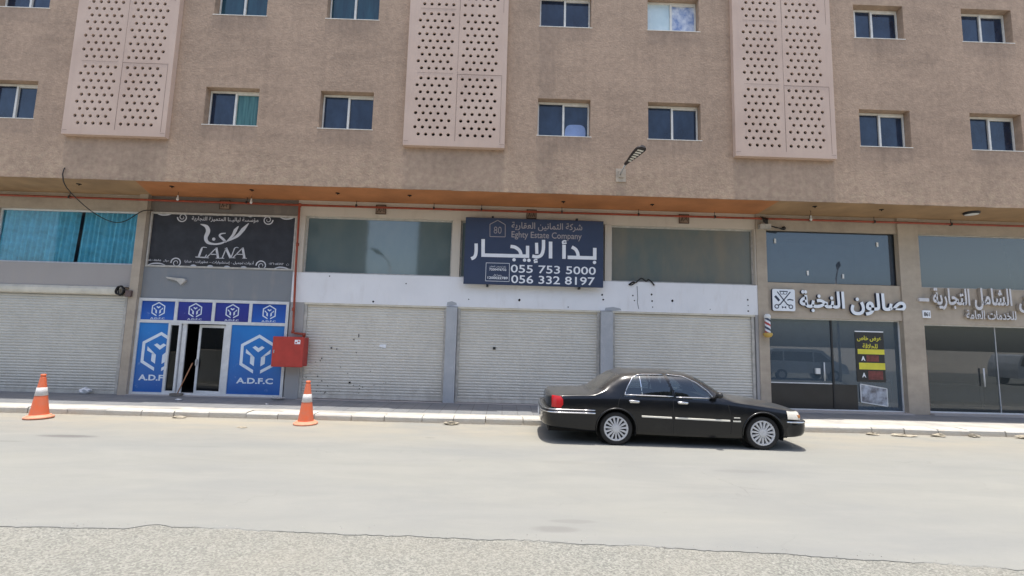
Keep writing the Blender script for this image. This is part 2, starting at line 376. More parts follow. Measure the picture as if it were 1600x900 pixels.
# ------------------------------------------------------------------ mesh builder
ROOT = {}
class MB:
    def __init__(s): s.v = []; s.f = []; s.mi = []; s.sm = []
    def face(s, pts, mi=0, smooth=False):
        k = len(s.v); s.v += [tuple(p) for p in pts]; s.f.append(tuple(range(k, k+len(pts)))); s.mi.append(mi); s.sm.append(smooth)
    def raw(s, v, f, mi=0, smooth=False):
        k = len(s.v); s.v += [tuple(p) for p in v]
        for i, q in enumerate(f):
            s.f.append(tuple(a+k for a in q)); s.mi.append(mi[i] if isinstance(mi, list) else mi); s.sm.append(smooth)
    def box(s, x0, x1, y0, y1, z0, z1, mi=0, c=0):
        if c <= 0:
            v = [(x, y, z) for z in (z0, z1) for y in (y0, y1) for x in (x0, x1)]
            f = [(0, 2, 3, 1), (4, 5, 7, 6), (0, 1, 5, 4), (2, 6, 7, 3), (0, 4, 6, 2), (1, 3, 7, 5)]
            s.raw(v, f, mi); return
        # chamfered on the vertical-plane outline seen from the front and on the front edge
        o = [(x0+c, z0), (x1-c, z0), (x1, z0+c), (x1, z1-c), (x1-c, z1), (x0+c, z1), (x0, z1-c), (x0, z0+c)]
        i = [(x0+c, z0+c), (x1-c, z0+c), (x1-c, z0+c), (x1-c, z1-c), (x1-c, z1-c), (x0+c, z1-c), (x0+c, z1-c), (x0+c, z0+c)]
        v = [(a, y1, b) for a, b in o] + [(a, y0+c, b) for a, b in o] + [(a, y0, b) for a, b in i]
        f = [tuple(range(7, -1, -1))[::-1]]
        f = [tuple(range(8))[::-1]]
        for k in range(8):
            j = (k+1) % 8
            f.append((8+k, 8+j, j, k)); f.append((16+k, 16+j, 8+j, 8+k))
        f.append(tuple(range(16, 24)))
        s.raw(v, f, mi)
    def prism(s, pts, y0, y1, mi=0, side=None, holes=False):      # polygon in XZ, extruded along Y (front at y0)
        n = len(pts); side = mi if side is None else side
        a = sum(pts[i][0]*pts[(i+1) % n][1]-pts[(i+1) % n][0]*pts[i][1] for i in range(n))
        if a < 0: pts = pts[::-1]
        v = [(x, y0, z) for x, z in pts] + [(x, y1, z) for x, z in pts]
        s.raw(v, [tuple(range(n))], mi); s.f.append(tuple(k+len(s.v)-2*n for k in range(2*n-1, n-1, -1))); s.mi.append(side); s.sm.append(False)
        k0 = len(s.v)-2*n
        for i in range(n):
            j = (i+1) % n
            s.f.append((k0+i, k0+n+i, k0+n+j, k0+j)); s.mi.append(side); s.sm.append(False)
    def cyl(s, p, q, r0, r1=None, n=14, mi=0, caps=True, smooth=True):
        r1 = r0 if r1 is None else r1
        p, q = Vector(p), Vector(q); d = (q-p).normalized()
        a = d.orthogonal().normalized(); b = d.cross(a)
        k = len(s.v)
        for c, r in ((p, r0), (q, r1)):
            for i in range(n):
                t = 2*math.pi*i/n; s.v.append(tuple(c+a*(r*math.cos(t))+b*(r*math.sin(t))))
        for i in range(n):
            j = (i+1) % n; s.f.append((k+i, k+j, k+n+j, k+n+i)); s.mi.append(mi); s.sm.append(smooth)
        if caps:
            s.f.append(tuple(k+i for i in range(n))[::-1]); s.mi.append(mi); s.sm.append(False)
            s.f.append(tuple(k+n+i for i in range(n))); s.mi.append(mi); s.sm.append(False)
    def tube(s, pts, r, n=8, mi=0, closed=False):
        P = [Vector(p) for p in pts]; m = len(P); k = len(s.v); prev = None
        for i in range(m):
            if closed: d = (P[(i+1) % m]-P[i-1]).normalized()
            else: d = (P[min(i+1, m-1)]-P[max(i-1, 0)]).normalized()
            a = d.orthogonal().normalized() if prev is None else (prev-d*prev.dot(d)).normalized()
            prev = a; b = d.cross(a)
            rr = r[i] if isinstance(r, (list, tuple)) else r
            for j in range(n):
                t = 2*math.pi*j/n; s.v.append(tuple(P[i]+a*(rr*math.cos(t))+b*(rr*math.sin(t))))
        for i in range(m if closed else m-1):
            i2 = (i+1) % m
            for j in range(n):
                j2 = (j+1) % n; s.f.append((k+i*n+j, k+i*n+j2, k+i2*n+j2, k+i2*n+j)); s.mi.append(mi); s.sm.append(True)
        if not closed:
            s.f.append(tuple(k+j for j in range(n))[::-1]); s.mi.append(mi); s.sm.append(False)
            s.f.append(tuple(k+(m-1)*n+j for j in range(n))); s.mi.append(mi); s.sm.append(False)
    def lathe(s, prof, c, n=24, mi=0, axis='z'):                   # prof: (r, h)
        k = len(s.v); cx, cy, cz = c
        for r, h in prof:
            for i in range(n):
                t = 2*math.pi*i/n; x, y = r*math.cos(t), r*math.sin(t)
                s.v.append((cx+x, cy+y, cz+h) if axis == 'z' else (cx+x, cy-h, cz+y))
        for a in range(len(prof)-1):
            for i in range(n):
                j = (i+1) % n
                s.f.append((k+a*n+i, k+a*n+j, k+(a+1)*n+j, k+(a+1)*n+i)); s.mi.append(mi[a] if isinstance(mi, list) else mi); s.sm.append(True)
    def ribbon(s, pts, w, y0, y1, mi=0):                           # stroke in XZ
        n = len(pts)
        L, Rr = [], []
        for i in range(n):
            a = pts[max(i-1, 0)]; b = pts[min(i+1, n-1)]
            dx, dz = b[0]-a[0], b[1]-a[1]; l = math.hypot(dx, dz) or 1
            ww = (w[i] if isinstance(w, (list, tuple)) else w)/2
            L.append((pts[i][0]-dz/l*ww, pts[i][1]+dx/l*ww)); Rr.append((pts[i][0]+dz/l*ww, pts[i][1]-dx/l*ww))
        for i in range(n-1):
            s.prism([Rr[i], Rr[i+1], L[i+1], L[i]], y0, y1, mi)
    def text(s, body, rect, y0, depth=.004, mi=0, side=None, bold=0., shear=0., keep=False, arabic=False):
        """lettering in the XZ plane fitted to rect (x0, x1, z0, z1), front at y0"""
        if arabic: body = shape(body)
        c = bpy.data.curves.new('lettering', 'FONT'); c.body = body; c.offset = bold; c.shear = shear; c.resolution_u = 3
        o = bpy.data.objects.new('lettering', c); col.objects.link(o); bpy.context.view_layer.update()
        me = o.to_mesh(); vs = [tuple(v.co) for v in me.vertices]; fs = [tuple(p.vertices) for p in me.polygons]
        from collections import Counter
        cnt = Counter()
        for p in fs:
            for i in range(len(p)):
                a, b = p[i], p[(i+1) % len(p)]; cnt[(min(a, b), max(a, b))] += 1
        o.to_mesh_clear(); bpy.data.objects.remove(o); bpy.data.curves.remove(c)
        if not vs: return
        x0 = min(v[0] for v in vs); x1 = max(v[0] for v in vs); z0 = min(v[1] for v in vs); z1 = max(v[1] for v in vs)
        kx = (rect[1]-rect[0])/(x1-x0); kz = (rect[3]-rect[2])/(z1-z0)
        ox, oz = rect[0], rect[2]
        if keep:
            k = min(kx, kz); ox += ((rect[1]-rect[0])-k*(x1-x0))/2; oz += ((rect[3]-rect[2])-k*(z1-z0))/2; kx = kz = k
        par = list(range(len(vs)))
        def root_(i):
            while par[i] != i: par[i] = par[par[i]]; i = par[i]
            return i
        for p in fs:
            for q in p[1:]: par[root_(q)] = root_(p[0])
        ids = {}
        isl = [ids.setdefault(root_(i), len(ids)) for i in range(len(vs))]
        dof = [-.0008*(k % 4) for k in isl]
        n = len(vs); side = mi if side is None else side
        P = [(ox+(v[0]-x0)*kx, oz+(v[1]-z0)*kz) for v in vs]
        k0 = len(s.v)
        s.v += [(x, y0+dof[i], z) for i, (x, z) in enumerate(P)] + [(x, y0+depth+dof[i]*.5, z) for i, (x, z) in enumerate(P)]
        for p in fs:
            a = sum(P[p[i]][0]*P[p[(i+1) % len(p)]][1]-P[p[(i+1) % len(p)]][0]*P[p[i]][1] for i in range(len(p)))
            q = p if a > 0 else p[::-1]
            s.f.append(tuple(k0+i for i in q)); s.mi.append(mi); s.sm.append(False)
            for i in range(len(q)):
                a, b = q[i], q[(i+1) % len(q)]
                if cnt[(min(a, b), max(a, b))] == 1:
                    s.f.append((k0+a, k0+n+a, k0+n+b, k0+b)); s.mi.append(side); s.sm.append(False)
    def xform(s, fn): s.v = [tuple(fn(Vector(p))) for p in s.v]; return s
    def build(s, name, mats, parent=None, **tags):
        me = bpy.data.meshes.new(name)
        root = parent
        while root is not None and root.parent is not None: root = root.parent
        org = ROOT.get(root.name, (0, 0, 0)) if root is not None else tags.pop('org', (0, 0, 0))
        tags.pop('org', None)
        me.from_pydata([(x-org[0], y-org[1], z-org[2]) for x, y, z in s.v], [], s.f)
        for m in (mats if isinstance(mats, (list, tuple)) else [mats]): me.materials.append(M[m] if isinstance(m, str) else m)
        me.polygons.foreach_set('material_index', s.mi); me.polygons.foreach_set('use_smooth', s.sm)
        me.update()
        o = bpy.data.objects.new(name, me); col.objects.link(o)
        if parent is not None: o.parent = parent
        else: o.location = org; ROOT[o.name] = org
        for k, v in tags.items(): o[k] = v
        return o

# Arabic shaping with presentation forms
FORMS = {}
LIG = {}
for cp in range(0xFE70, 0xFEFD):
    d = unicodedata.decomposition(chr(cp)).split()
    if len(d) == 2: FORMS.setdefault(chr(int(d[1], 16)), {})[d[0][1:-1]] = chr(cp)
    elif len(d) == 3 and d[1] == '0644': LIG.setdefault(chr(int(d[2], 16)), {})[d[0][1:-1]] = chr(cp)
def shape(t):
    TAT = '\u0640'
    toks = []; i = 0
    while i < len(t):
        if t[i] == '\u0644' and i+1 < len(t) and t[i+1] in LIG: toks.append(('L', t[i+1])); i += 2
        else: toks.append(('C', t[i])); i += 1
    def right(k):  # joins to the previous letter
        ty, c = toks[k]
        return ty == 'L' or c == TAT or 'final' in FORMS.get(c, {})
    def left(k):   # joins to the next letter
        ty, c = toks[k]
        return ty == 'C' and (c == TAT or 'initial' in FORMS.get(c, {}))
    out = []
    for k, (ty, c) in enumerate(toks):
        pj = k > 0 and left(k-1) and right(k); nj = k+1 < len(toks) and left(k) and right(k+1)
        if c == TAT: out.append(c); continue
        F = LIG[c] if ty == 'L' else FORMS.get(c)
        if not F: out.append(c); continue
        key = 'medial' if pj and nj else 'final' if pj else 'initial' if nj else 'isolated'
        out.append(F.get(key) or F.get('isolated') or c)
    # reverse for left-to-right setting, keep digit runs in order
    res = []; run = []
    for c in reversed(out):
        if c.isdigit(): run.insert(0, c)
        else:
            res += run; run = []; res.append(c)
    return ''.join(res+run)

def thing(name, label, cat, loc, group=None):
    o = bpy.data.objects.new(name, None); col.objects.link(o); o.location = loc; o.empty_display_size = .2
    ROOT[o.name] = tuple(loc); o['label'] = label; o['category'] = cat
    if group: o['group'] = group
    return o
def copy_tree(o, loc, parent=None, label=None, group=None):
    c = o.copy(); col.objects.link(c)
    if parent is None: c.location = loc
    else: c.parent = parent
    if label: c['label'] = label
    if group: c['group'] = group
    for ch in list(o.children): copy_tree(ch, None, c)
    return c

# ------------------------------------------------------------------ the ground
YK = 11.36          # kerb face
PZ = .15            # pavement height
b = MB(); b.face([(-900, -900, -.04), (900, -900, -.04), (900, 900, -.04), (-900, 900, -.04)])
b.build('ground', 'ground', kind='structure')
# coarse chip-seal carriageway in the foreground
b = MB(); b.face([(-70, -14, -.008), (70, -14, -.008), (70, 5.6, -.008), (-70, 5.6, -.008)])
b.build('carriageway', 'chip', kind='structure')
# smooth concrete apron with a broken near edge, a slab 2 cm thick
def edge_y(x):
    keys = [(-70, 5.2), (-5.17, 5.10), (-4.4, 5.10), (-3.87, 5.12), (-3.75, 5.19), (-3.62, 5.235), (-3.45, 5.17), (-2.55, 5.125), (.14, 5.02), (2.71, 4.85), (5.04, 4.6), (70, 4.6)]
    for (a, ya), (c, yc) in zip(keys, keys[1:]):
        if a <= x <= c:
            y = ya+(yc-ya)*(x-a)/(c-a); break
    return y + .008*math.sin(x*5.1)+.007*math.sin(x*13.3+1)+.005*math.sin(x*41+2)+random.uniform(-.007, .007)
b = MB(); xs = [-70, -30, -12] + [-8+.045*i for i in range(356)] + [12, 30, 70]
ey = [edge_y(x) for x in xs]
eo = [.002+.022*max(0, math.sin(x*1.7)+.6*math.sin(x*4.3+1)+random.uniform(-.5, .3))**1.5 for x in xs]
for i in range(len(xs)-1):
    x0, x1, y0, y1 = xs[i], xs[i+1], ey[i], ey[i+1]
    o0, o1 = eo[i], eo[i+1]; b.face([(x0, y0+o0, 0), (x1, y1+o1, 0), (x1, YK+.3, 0), (x0, YK+.3, 0)])
    b.face([(x0, y0, -.03), (x1, y1, -.03), (x1, y1+o1, 0), (x0, y0+o0, 0)])
b.build('concrete_road', 'road', kind='structure')
b = MB()                                             # loose chips and sand grains along the broken edge and the kerb
for k in range(1500):
    if k < 900: x = random.uniform(-6.5, 6.8); yy = edge_y(x)+random.gauss(-.02, .10); zz = -.008 if yy < edge_y(x) else 0
    else: x = random.uniform(-14, 15); yy = YK-.01-abs(random.gauss(0, .12)); zz = 0
    r = random.uniform(.003, .009)*(1.6 if random.random() < .08 else 1)
    a = random.uniform(0, 6.28); q = [(x+r*random.uniform(.7, 1.3)*math.cos(a+2.094*t), yy+r*random.uniform(.7, 1.3)*math.sin(a+2.094*t), zz-.001) for t in range(3)]
    tp = (x+random.uniform(-.3, .3)*r, yy+random.uniform(-.3, .3)*r, zz+r*random.uniform(.5, 1))
    b.raw(q+[tp], [(0, 1, 3), (1, 2, 3), (2, 0, 3)], 0)
b.build('loose_gravel', 'gravel', kind='stuff')
# kerb stones
b = MB(); x = -40.0
while x < 42:
    w = random.uniform(.72, .95); dy = random.uniform(-.018, .018); dz = random.uniform(-.012, .006); dz2 = dz+random.uniform(-.008, .008)
    g = .008; x0, x1 = x+g, x+w-g; y0 = YK+dy; c = random.uniform(.02, .04)
    prof = lambda zz: [(y0, -.03), (y0+.004, PZ-.035+zz), (y0+c, PZ-.004+zz), (y0+.36, PZ+zz), (y0+.36, -.03)]
    v = [(x0, yy, z) for yy, z in prof(dz)] + [(x1, yy, z) for yy, z in prof(dz2)]
    b.raw(v, [(0, 5, 6, 1), (1, 6, 7, 2), (2, 7, 8, 3), (3, 8, 9, 4), (4, 3, 2, 1, 0), (5, 6, 7, 8, 9)][:4]+[(0, 1, 2, 3, 4), (9, 8, 7, 6, 5)])
    x += w
b.build('kerb', 'kerb', kind='structure')
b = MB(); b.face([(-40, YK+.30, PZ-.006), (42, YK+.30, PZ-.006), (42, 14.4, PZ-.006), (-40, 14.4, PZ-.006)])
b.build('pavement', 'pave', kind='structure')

# ------------------------------------------------------------------ the apartment building
YF, YS, ZS, TOP = 12.4, 13.85, 6.1, 17.0      # upper facade, shopfront, soffit height, roof
XL, XR = -20.4, 21.2
bld = thing('apartment_building', 'brown rendered apartment block with pink perforated screens above a row of shuttered shops', 'building', (0, YF, 0))

def wall_open(b, x0, x1, z0, z1, y, depth, holes, mi=0):
    xs = sorted({x0, x1, *[h[0] for h in holes], *[h[1] for h in holes]}); zs = sorted({z0, z1, *[h[2] for h in holes], *[h[3] for h in holes]})
    inside = lambda x, z: any(h[0] < x < h[1] and h[2] < z < h[3] for h in holes)
    for i in range(len(xs)-1):
        for j in range(len(zs)-1):
            if not inside((xs[i]+xs[i+1])/2, (zs[j]+zs[j+1])/2):
                b.face([(xs[i], y, zs[j]), (xs[i+1], y, zs[j]), (xs[i+1], y, zs[j+1]), (xs[i], y, zs[j+1])], mi)
    for a, c, e, f in holes:
        b.face([(a, y, e), (a, y+depth, e), (c, y+depth, e), (c, y, e)][::-1], mi); b.face([(a, y, f), (c, y, f), (c, y+depth, f), (a, y+depth, f)][::-1], mi)
        b.face([(a, y, e), (a, y, f), (a, y+depth, f), (a, y+depth, e)][::-1], mi); b.face([(c, y, e), (c, y+depth, e), (c, y+depth, f), (c, y, f)][::-1], mi)

COLS = [(-14.70, -13.21), (-8.56, -7.07), (-5.36, -3.87), (.77, 2.26), (3.90, 5.40), (9.96, 11.43), (13.17, 14.67)]
ROWS = [(7.76, 8.86), (11.05, 12.09)]
holes = [(a, c, e, f) for a, c in COLS for e, f in ROWS] + [(-17.9, -16.4, *ROWS[0]), (-17.9, -16.4, *ROWS[1]), (16.9, 18.4, *ROWS[0]), (16.9, 18.4, *ROWS[1])]
b = MB(); wall_open(b, XL, XR, ZS, TOP, YF, .3, holes)
b.face([(XL, YF, TOP), (XR, YF, TOP), (XR, YF+9, TOP), (XL, YF+9, TOP)])
b.face([(XL, YF, ZS), (XL, YF, TOP), (XL, YF+9, TOP), (XL, YF+9, ZS)]); b.face([(XR, YF, ZS), (XR, YF+9, ZS), (XR, YF+9, TOP), (XR, YF, TOP)])
# thin raised edge of the fascia
xx = XL
while xx < XR:
    w = random.uniform(.25, .6); d = random.uniform(.004, .022); h = random.uniform(.015, .035)
    b.box(xx, xx+w, YF-d, YF+.02, ZS-h*.5, ZS+h); xx += w
b.build('upper_wall', 'plaster', bld)

def window(a, c, e, f, panes=('pane_blue', 'pane_blue'), label=None, split=.5, opened=False):
    y = YF+.20; t = .045; mb = MB()
    mb.box(a+.01, c-.01, y, y+.07, f-t-.02, f-.01, 0); mb.box(a+.01, c-.01, y-.01, y+.07, e+.003, e+t*.7, 0)
    mb.box(a+.01, a+t, y+.002, y+.068, e+t*.7, f-t-.02, 0); mb.box(c-t, c-.01, y+.002, y+.068, e+t*.7, f-t-.02, 0)
    m = a+(c-a)*split
    mb.box(m-.028, m+.028, y-.012, y+.05, e+t*.7, f-t-.02, 0)
    mb.box(m+.028, c-t, y+.004, y+.05, f-t-.06, f-t-.02, 0)
    mb.box(a-.03, c+.03, YF-.012, y-.012, e-.014, e+.004, 0)
    if opened: mb.box(a+.16, a+.20, y-.006, y+.05, e+t*.7, f-t-.02, 0)
    w = mb.build('window', 'alu_cream', bld)
    if label: w['label'] = label
    for k, (p0, p1) in enumerate(((a+t, m-.028), (m+.028, c-t))):
        q = MB(); q.face([(p0, y+.03+.008*k, e+.03), (p1, y+.03+.008*k, e+.03), (p1, y+.03+.008*k, f-.06), (p0, y+.03+.008*k, f-.06)])
        if k == 0 and opened:
            q = MB(); q.face([(a+.2, y+.03, e+.03), (p1, y+.03, e+.03), (p1, y+.03, f-.06), (a+.2, y+.03, f-.06)])
            q.face([(p0, y+.062, e+.03), (a+.16, y+.062, e+.03), (a+.16, y+.062, f-.06), (p0, y+.062, f-.06)])
        q.build('pane', panes[k], w)
    return w
for i, (a, c) in enumerate(COLS):
    for j, (e, f) in enumerate(ROWS):
        kw = {}
        if (i, j) == (1, 0): kw = dict(panes=('pane_blue', 'pane_green'), label='window with a green curtain behind its right pane')
        if (i, j) == (3, 0): kw = dict(label='window with a pale blue shape behind its right pane')
        if (i, j) == (4, 1): kw = dict(panes=('pane_pale', 'pane_torn'), label='window covered with pale sheets and torn paper')
        if j == 1 and i in (1, 2): kw = dict(panes=('pane_teal', 'pane_teal'), label='window with teal tinted panes, upper row')
        if (i, j) == (5, 1): kw = dict(label='window slid slightly open at its left', opened=True, split=.46)
        w = window(a, c, e, f, **kw)
        if (i, j) == (3, 0):
            q = MB(); pts = []
            for k in range(25):
                t = math.pi*k/24; pts.append((1.86+.30*math.copysign(abs(math.cos(t))**.5, math.cos(t)), 7.80+.42*math.sin(t)**.5))
            q.prism([(p[0]+.03*(p[1]-7.8), p[1]) for p in pts], YF+.236, YF+.239); q.build('pale_cover', simple('pale_blue_cover', (.22, .3, .5), .5), w)
for a, c, e, f in holes[14:]: window(a, c, e, f)

# pink perforated screens: real round holes cut as quads around each hole
def screen(x0, x1, first):
    z0, z1 = 7.29, 16.4; yb, d = YF, .15; y = YF-d
    mb = MB()
    # frame sides and underside
    mb.face([(x0, y, z0), (x0, y, z1), (x0, yb, z1), (x0, yb, z0)]); mb.face([(x1, y, z0), (x1, yb, z0), (x1, yb, z1), (x1, y, z1)])
    mb.face([(x0, y, z0), (x0, yb, z0), (x1, yb, z0), (x1, y, z0)]); mb.face([(x0, y, z1), (x1, y, z1), (x1, yb, z1), (x0, yb, z1)])
    rows = []
    zz = 7.62
    while zz < z1-.3:
        rows.append([zz+.205*k for k in range(9)]); zz += 1.94
    zlev = [z0]
    for rr in rows:
        for q in rr: zlev += [q-.1025, q+.1025]
    zlev.append(z1)
    cxL, cxR = x0+.41, x0+1.57
    hr, cell = .048, .207
    zs = sorted(set(round(q, 4) for q in zlev)); dark = MB()
    zrow = {}
    for rr in rows:
        for k, q in enumerate(rr): zrow[round(q-.1025, 4)] = (q, k)
    merged = []
    for q in zs:
        if not merged or q-merged[-1] > .003: merged.append(q)
    for za, zb in zip(merged, merged[1:]):
        hit = next(((q, k) for q, k in zrow.values() if abs(q-.1025-za) < .004 and abs(q+.1025-zb) < .006), None)
        if not hit:
            mb.face([(x0, y, za), (x1, y, za), (x1, y, zb), (x0, y, zb)]); continue
        q, k = hit; odd = (8-k) % 2
        starts = [cxL-.1*odd, cxR+.1*odd]; x = x0
        for s0 in starts:
            a = s0-cell/2
            mb.face([(x, y, za), (a, y, za), (a, y, zb), (x, y, zb)])
            for i in range(5):
                cx = s0+cell*i; L, Rr = cx-cell/2, cx+cell/2
                n = 12; ring = [(cx+hr*math.cos(2*math.pi*t/n+math.pi/12), q+hr*math.sin(2*math.pi*t/n+math.pi/12)) for t in range(n)]
                cor = [(Rr, zb), (L, zb), (L, za), (Rr, za)]
                k0 = len(mb.v)
                mb.v += [(px, y, pz) for px, pz in ring] + [(px, y, pz) for px, pz in cor] + [(px, y+.055, pz) for px, pz in ring]
                # quadrants
                for c_ in range(4):
                    st = c_*3
                    ids = [k0+n+c_] + [k0+((st+t) % n) for t in (2, 1, 0)]
                    mb.f.append(tuple(ids)); mb.mi.append(0); mb.sm.append(False)
                    nx = (c_+1) % 4
                    mb.f.append((k0+n+c_, k0+n+nx, k0+((st+3) % n), k0+((st+2) % n))); mb.mi.append(0); mb.sm.append(False)
                for t in range(n):
                    u2 = (t+1) % n
                    mb.f.append((k0+t, k0+u2, k0+n+4+u2, k0+n+4+t)); mb.mi.append(0); mb.sm.append(False)
            x = s0+cell*4.5
        mb.face([(x, y, za), (x1, y, za), (x1, y, zb), (x, y, zb)])
    # thin frames and joints around the tiles
    fr = MB(); t = .012
    for rr_i, rr in enumerate(rows):
        za, zb = rr[0]-.17, rr[-1]+.15
        a, c = x0+1.42, x1-.13
        k = t if rr_i % 2 == 0 else t*.5
        fr.box(a, a+k, y-.003, y+.01, za, zb)
        if rr_i % 2 == 0: fr.box(c-k*.7, c, y-.003, y+.01, za-.02, zb); fr.box(a+k, c-k, y-.003, y+.01, zb-k, zb)
        fr.box(x0+.3, x0+1.3, y-.002, y+.01, zb+.012, zb+.016)
    fr.box(x0+.02, x0+.14, y-.002, y+.01, z0+.12, z0+.127); fr.box(x1-.15, x1-.02, y-.002, y+.01, z0+.10, z0+.108)
    mb.raw(fr.v, fr.f, 1)
    p = mb.build('screen_panel', ['screen', 'screen_edge'], bld)
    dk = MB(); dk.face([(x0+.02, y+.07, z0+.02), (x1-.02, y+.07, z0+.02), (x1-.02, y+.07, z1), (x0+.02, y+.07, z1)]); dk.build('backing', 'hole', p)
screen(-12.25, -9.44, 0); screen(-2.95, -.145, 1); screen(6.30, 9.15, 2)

# soffit in three stretches of colour, tan, orange and tan, with spotlights' empty holes
b = MB()
for a0, a1, b0, b1, mi in ((XL, XL, -10.25, -11.0, 1), (-10.25, -11.0, 7.6, 7.75, 0), (7.6, 7.75, XR, XR, 1)):
    b.face([(a0, YF, ZS), (a1, YS+.35, ZS), (b1, YS+.35, ZS), (b0, YF, ZS)], mi)
b.build('soffit', ['soffit_orange', 'soffit_tan'], bld)

# shop wall, built from butted blocks
W = MB(); T = .28; y0, y1 = YS, YS+T
MI = {'stucco': 0, 'cream': 1, 'white': 2, 'greywall': 3, 'darkgrey': 4, 'lintel': 5, 'pillar': 6, 'greypillar': 7}
def blk(x0, x1, z0, z1, m, dy=0): W.box(x0, x1, y0-dy, y1, z0, z1, MI[m])
# bay A (left): head, lintel
blk(XL, -11.12, 5.60, ZS, 'stucco'); blk(-15.42, -11.12, 3.28, 3.95, 'lintel'); blk(XL, -15.42, .1, 5.6, 'stucco')
blk(-11.12, -10.87, .1, ZS, 'stucco', .12)
# bay B
blk(-10.87, -6.40, 5.60, ZS, 'darkgrey', -.02); blk(-10.87, -6.40, 2.98, 3.92, 'greywall', -.02)
# bay C
blk(-6.40, 7.66, 5.62, ZS, 'cream'); blk(-6.40, 7.66, 2.97, 3.87, 'white', .03)
blk(-6.40, -6.15, 3.87, 5.62, 'cream', .02); blk(-1.67, -1.42, 3.87, 5.62, 'cream', .02); blk(3.0, 3.2, 3.87, 5.62, 'cream', .02); blk(7.62, 7.66, 3.87, 5.62, 'cream', .02)
blk(-6.40, -5.99, .1, 2.97, 'greypillar', .02)
for a, c in ((-1.74, -1.42), (2.87, 3.23)):
    W.box(a, c, y0-.14, y1, .08, 2.95, MI['pillar'])
blk(7.57, 7.66, .1, 2.97, 'greypillar', .03)
# bay D and E
blk(7.66, 7.97, .1, ZS, 'stucco', .05); blk(7.97, 12.08, 5.62, ZS, 'stucco'); blk(7.97, 12.08, 2.91, 3.98, 'stucco', .02)
blk(12.08, 12.71, .1, ZS, 'stucco', .06); blk(12.71, 17.2, 5.64, ZS, 'stucco'); blk(12.71, 17.2, 2.84, 3.96, 'stucco', .02); blk(17.2, XR, .1, ZS, 'stucco', .04)
# thresholds
blk(-15.42, -11.12, -.02, .11, 'lintel', .05); blk(-10.87, -6.4, -.02, .17, 'lintel', .12); blk(-5.99, 7.57, -.02, .155, 'lintel', .16)
blk(7.97, 12.08, -.02, .18, 'lintel', .25); blk(12.71, 17.2, -.02, .19, 'lintel', .2)
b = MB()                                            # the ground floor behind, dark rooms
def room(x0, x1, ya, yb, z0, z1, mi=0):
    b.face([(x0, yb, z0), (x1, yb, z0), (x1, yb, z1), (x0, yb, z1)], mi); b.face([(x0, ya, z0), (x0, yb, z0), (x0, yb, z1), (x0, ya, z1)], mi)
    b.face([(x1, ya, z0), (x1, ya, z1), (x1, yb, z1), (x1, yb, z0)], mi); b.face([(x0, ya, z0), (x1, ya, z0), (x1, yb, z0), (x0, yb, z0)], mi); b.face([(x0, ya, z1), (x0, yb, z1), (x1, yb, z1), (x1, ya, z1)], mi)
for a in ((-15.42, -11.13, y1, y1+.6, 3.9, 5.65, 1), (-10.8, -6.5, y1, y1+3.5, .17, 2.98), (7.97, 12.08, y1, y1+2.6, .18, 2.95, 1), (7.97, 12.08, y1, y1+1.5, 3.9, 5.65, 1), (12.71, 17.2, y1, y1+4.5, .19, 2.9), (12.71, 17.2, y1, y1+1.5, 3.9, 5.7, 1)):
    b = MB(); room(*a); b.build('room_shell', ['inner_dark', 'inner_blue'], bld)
b = MB(); b.box(XL, XR, YS+5, YF+9, .0, ZS); b.build('rear_wall', 'stucco', bld)

# roller shutters with a real slat profile
def shutter(x0, x1, z0, z1, mat, y=YS+.06, label=None, slat=.083, marks=None):
    mb = MB(); n = int(round((z1-z0-.1)/slat)); pr = []
    z = z0+.1
    sl = (z1-z)/n
    for i in range(n):
        jit = random.uniform(-.0025, .0025)
        for t, d in ((0, .010), (.12, .0), (.45, -.013), (.8, -.008), (.93, .004)): pr.append((z+(i+t)*sl, d+jit))
    pr.append((z1, .01))
    bow = [(x0, 0), (x0+(x1-x0)*.33, .004), (x0+(x1-x0)*.6, -.004), (x1, 0)]
    k = 0
    v = [(bx, y+d+bd, zz) for zz, d in pr for bx, bd in bow]
    f = []
    for i in range(len(pr)-1):
        for j in range(3): f.append((i*4+j, i*4+j+1, (i+1)*4+j+1, (i+1)*4+j))
    mb.raw(v, f, 0)
    if marks: mb.raw(marks.v, marks.f, 1)
    s = mb.build('roller_shutter', [mat, 'hole'], bld)
    if label: s['label'] = label
    q = MB(); q.box(x0+.02, x1-.02, y-.03, y+.03, z0+.005, z0+.105); q.build('bottom_rail', mat, s)
    for ga, gb in ((x0-.05, x0+.03), (x1-.03, x1+.05)):
        g = MB(); g.box(ga, gb, y-.055, y+.05, z0, z1); g.build('guide_rail', 'alu_dirty', s)
    return s
sA = shutter(-15.38, -11.28, .13, 3.02, 'shutter_old', label='weathered grey shutter at the far left with a thick head rail')
b = MB(); 
pts = [(YS+.0, 3.02), (YS-.07, 3.05), (YS-.09, 3.12), (YS-.085, 3.2), (YS-.03, 3.275), (YS+.1, 3.279)]
v = [(x, a, c) for x in (-15.4, -11.42) for a, c in pts]; n = len(pts)
b.raw(v, [(i, n+i, n+i+1, i+1) for i in range(n-1)]+[tuple(range(n)), tuple(range(2*n-1, n-1, -1))]); b.build('head_rail', 'shutter_head', sA)
mk = MB()
for _ in range(30):
    x = random.gauss(-4.9, .75); z = .25+abs(random.gauss(0, .6))
    if -5.85 < x < -1.9 and z < 2.2:
        mk.box(x, x+random.uniform(.01, .028), YS+.040, YS+.05, z, z+random.uniform(.01, .035))
for x, z, w, h in ((-5.15, 1.62, .05, .04), (-4.98, 1.6, .03, .03), (-4.35, 1.98, .02, .09), (-4.55, .62, .06, .05), (-4.5, 1.9, .04, .02)): mk.box(x, x+w, YS+.038, YS+.05, z, z+h)
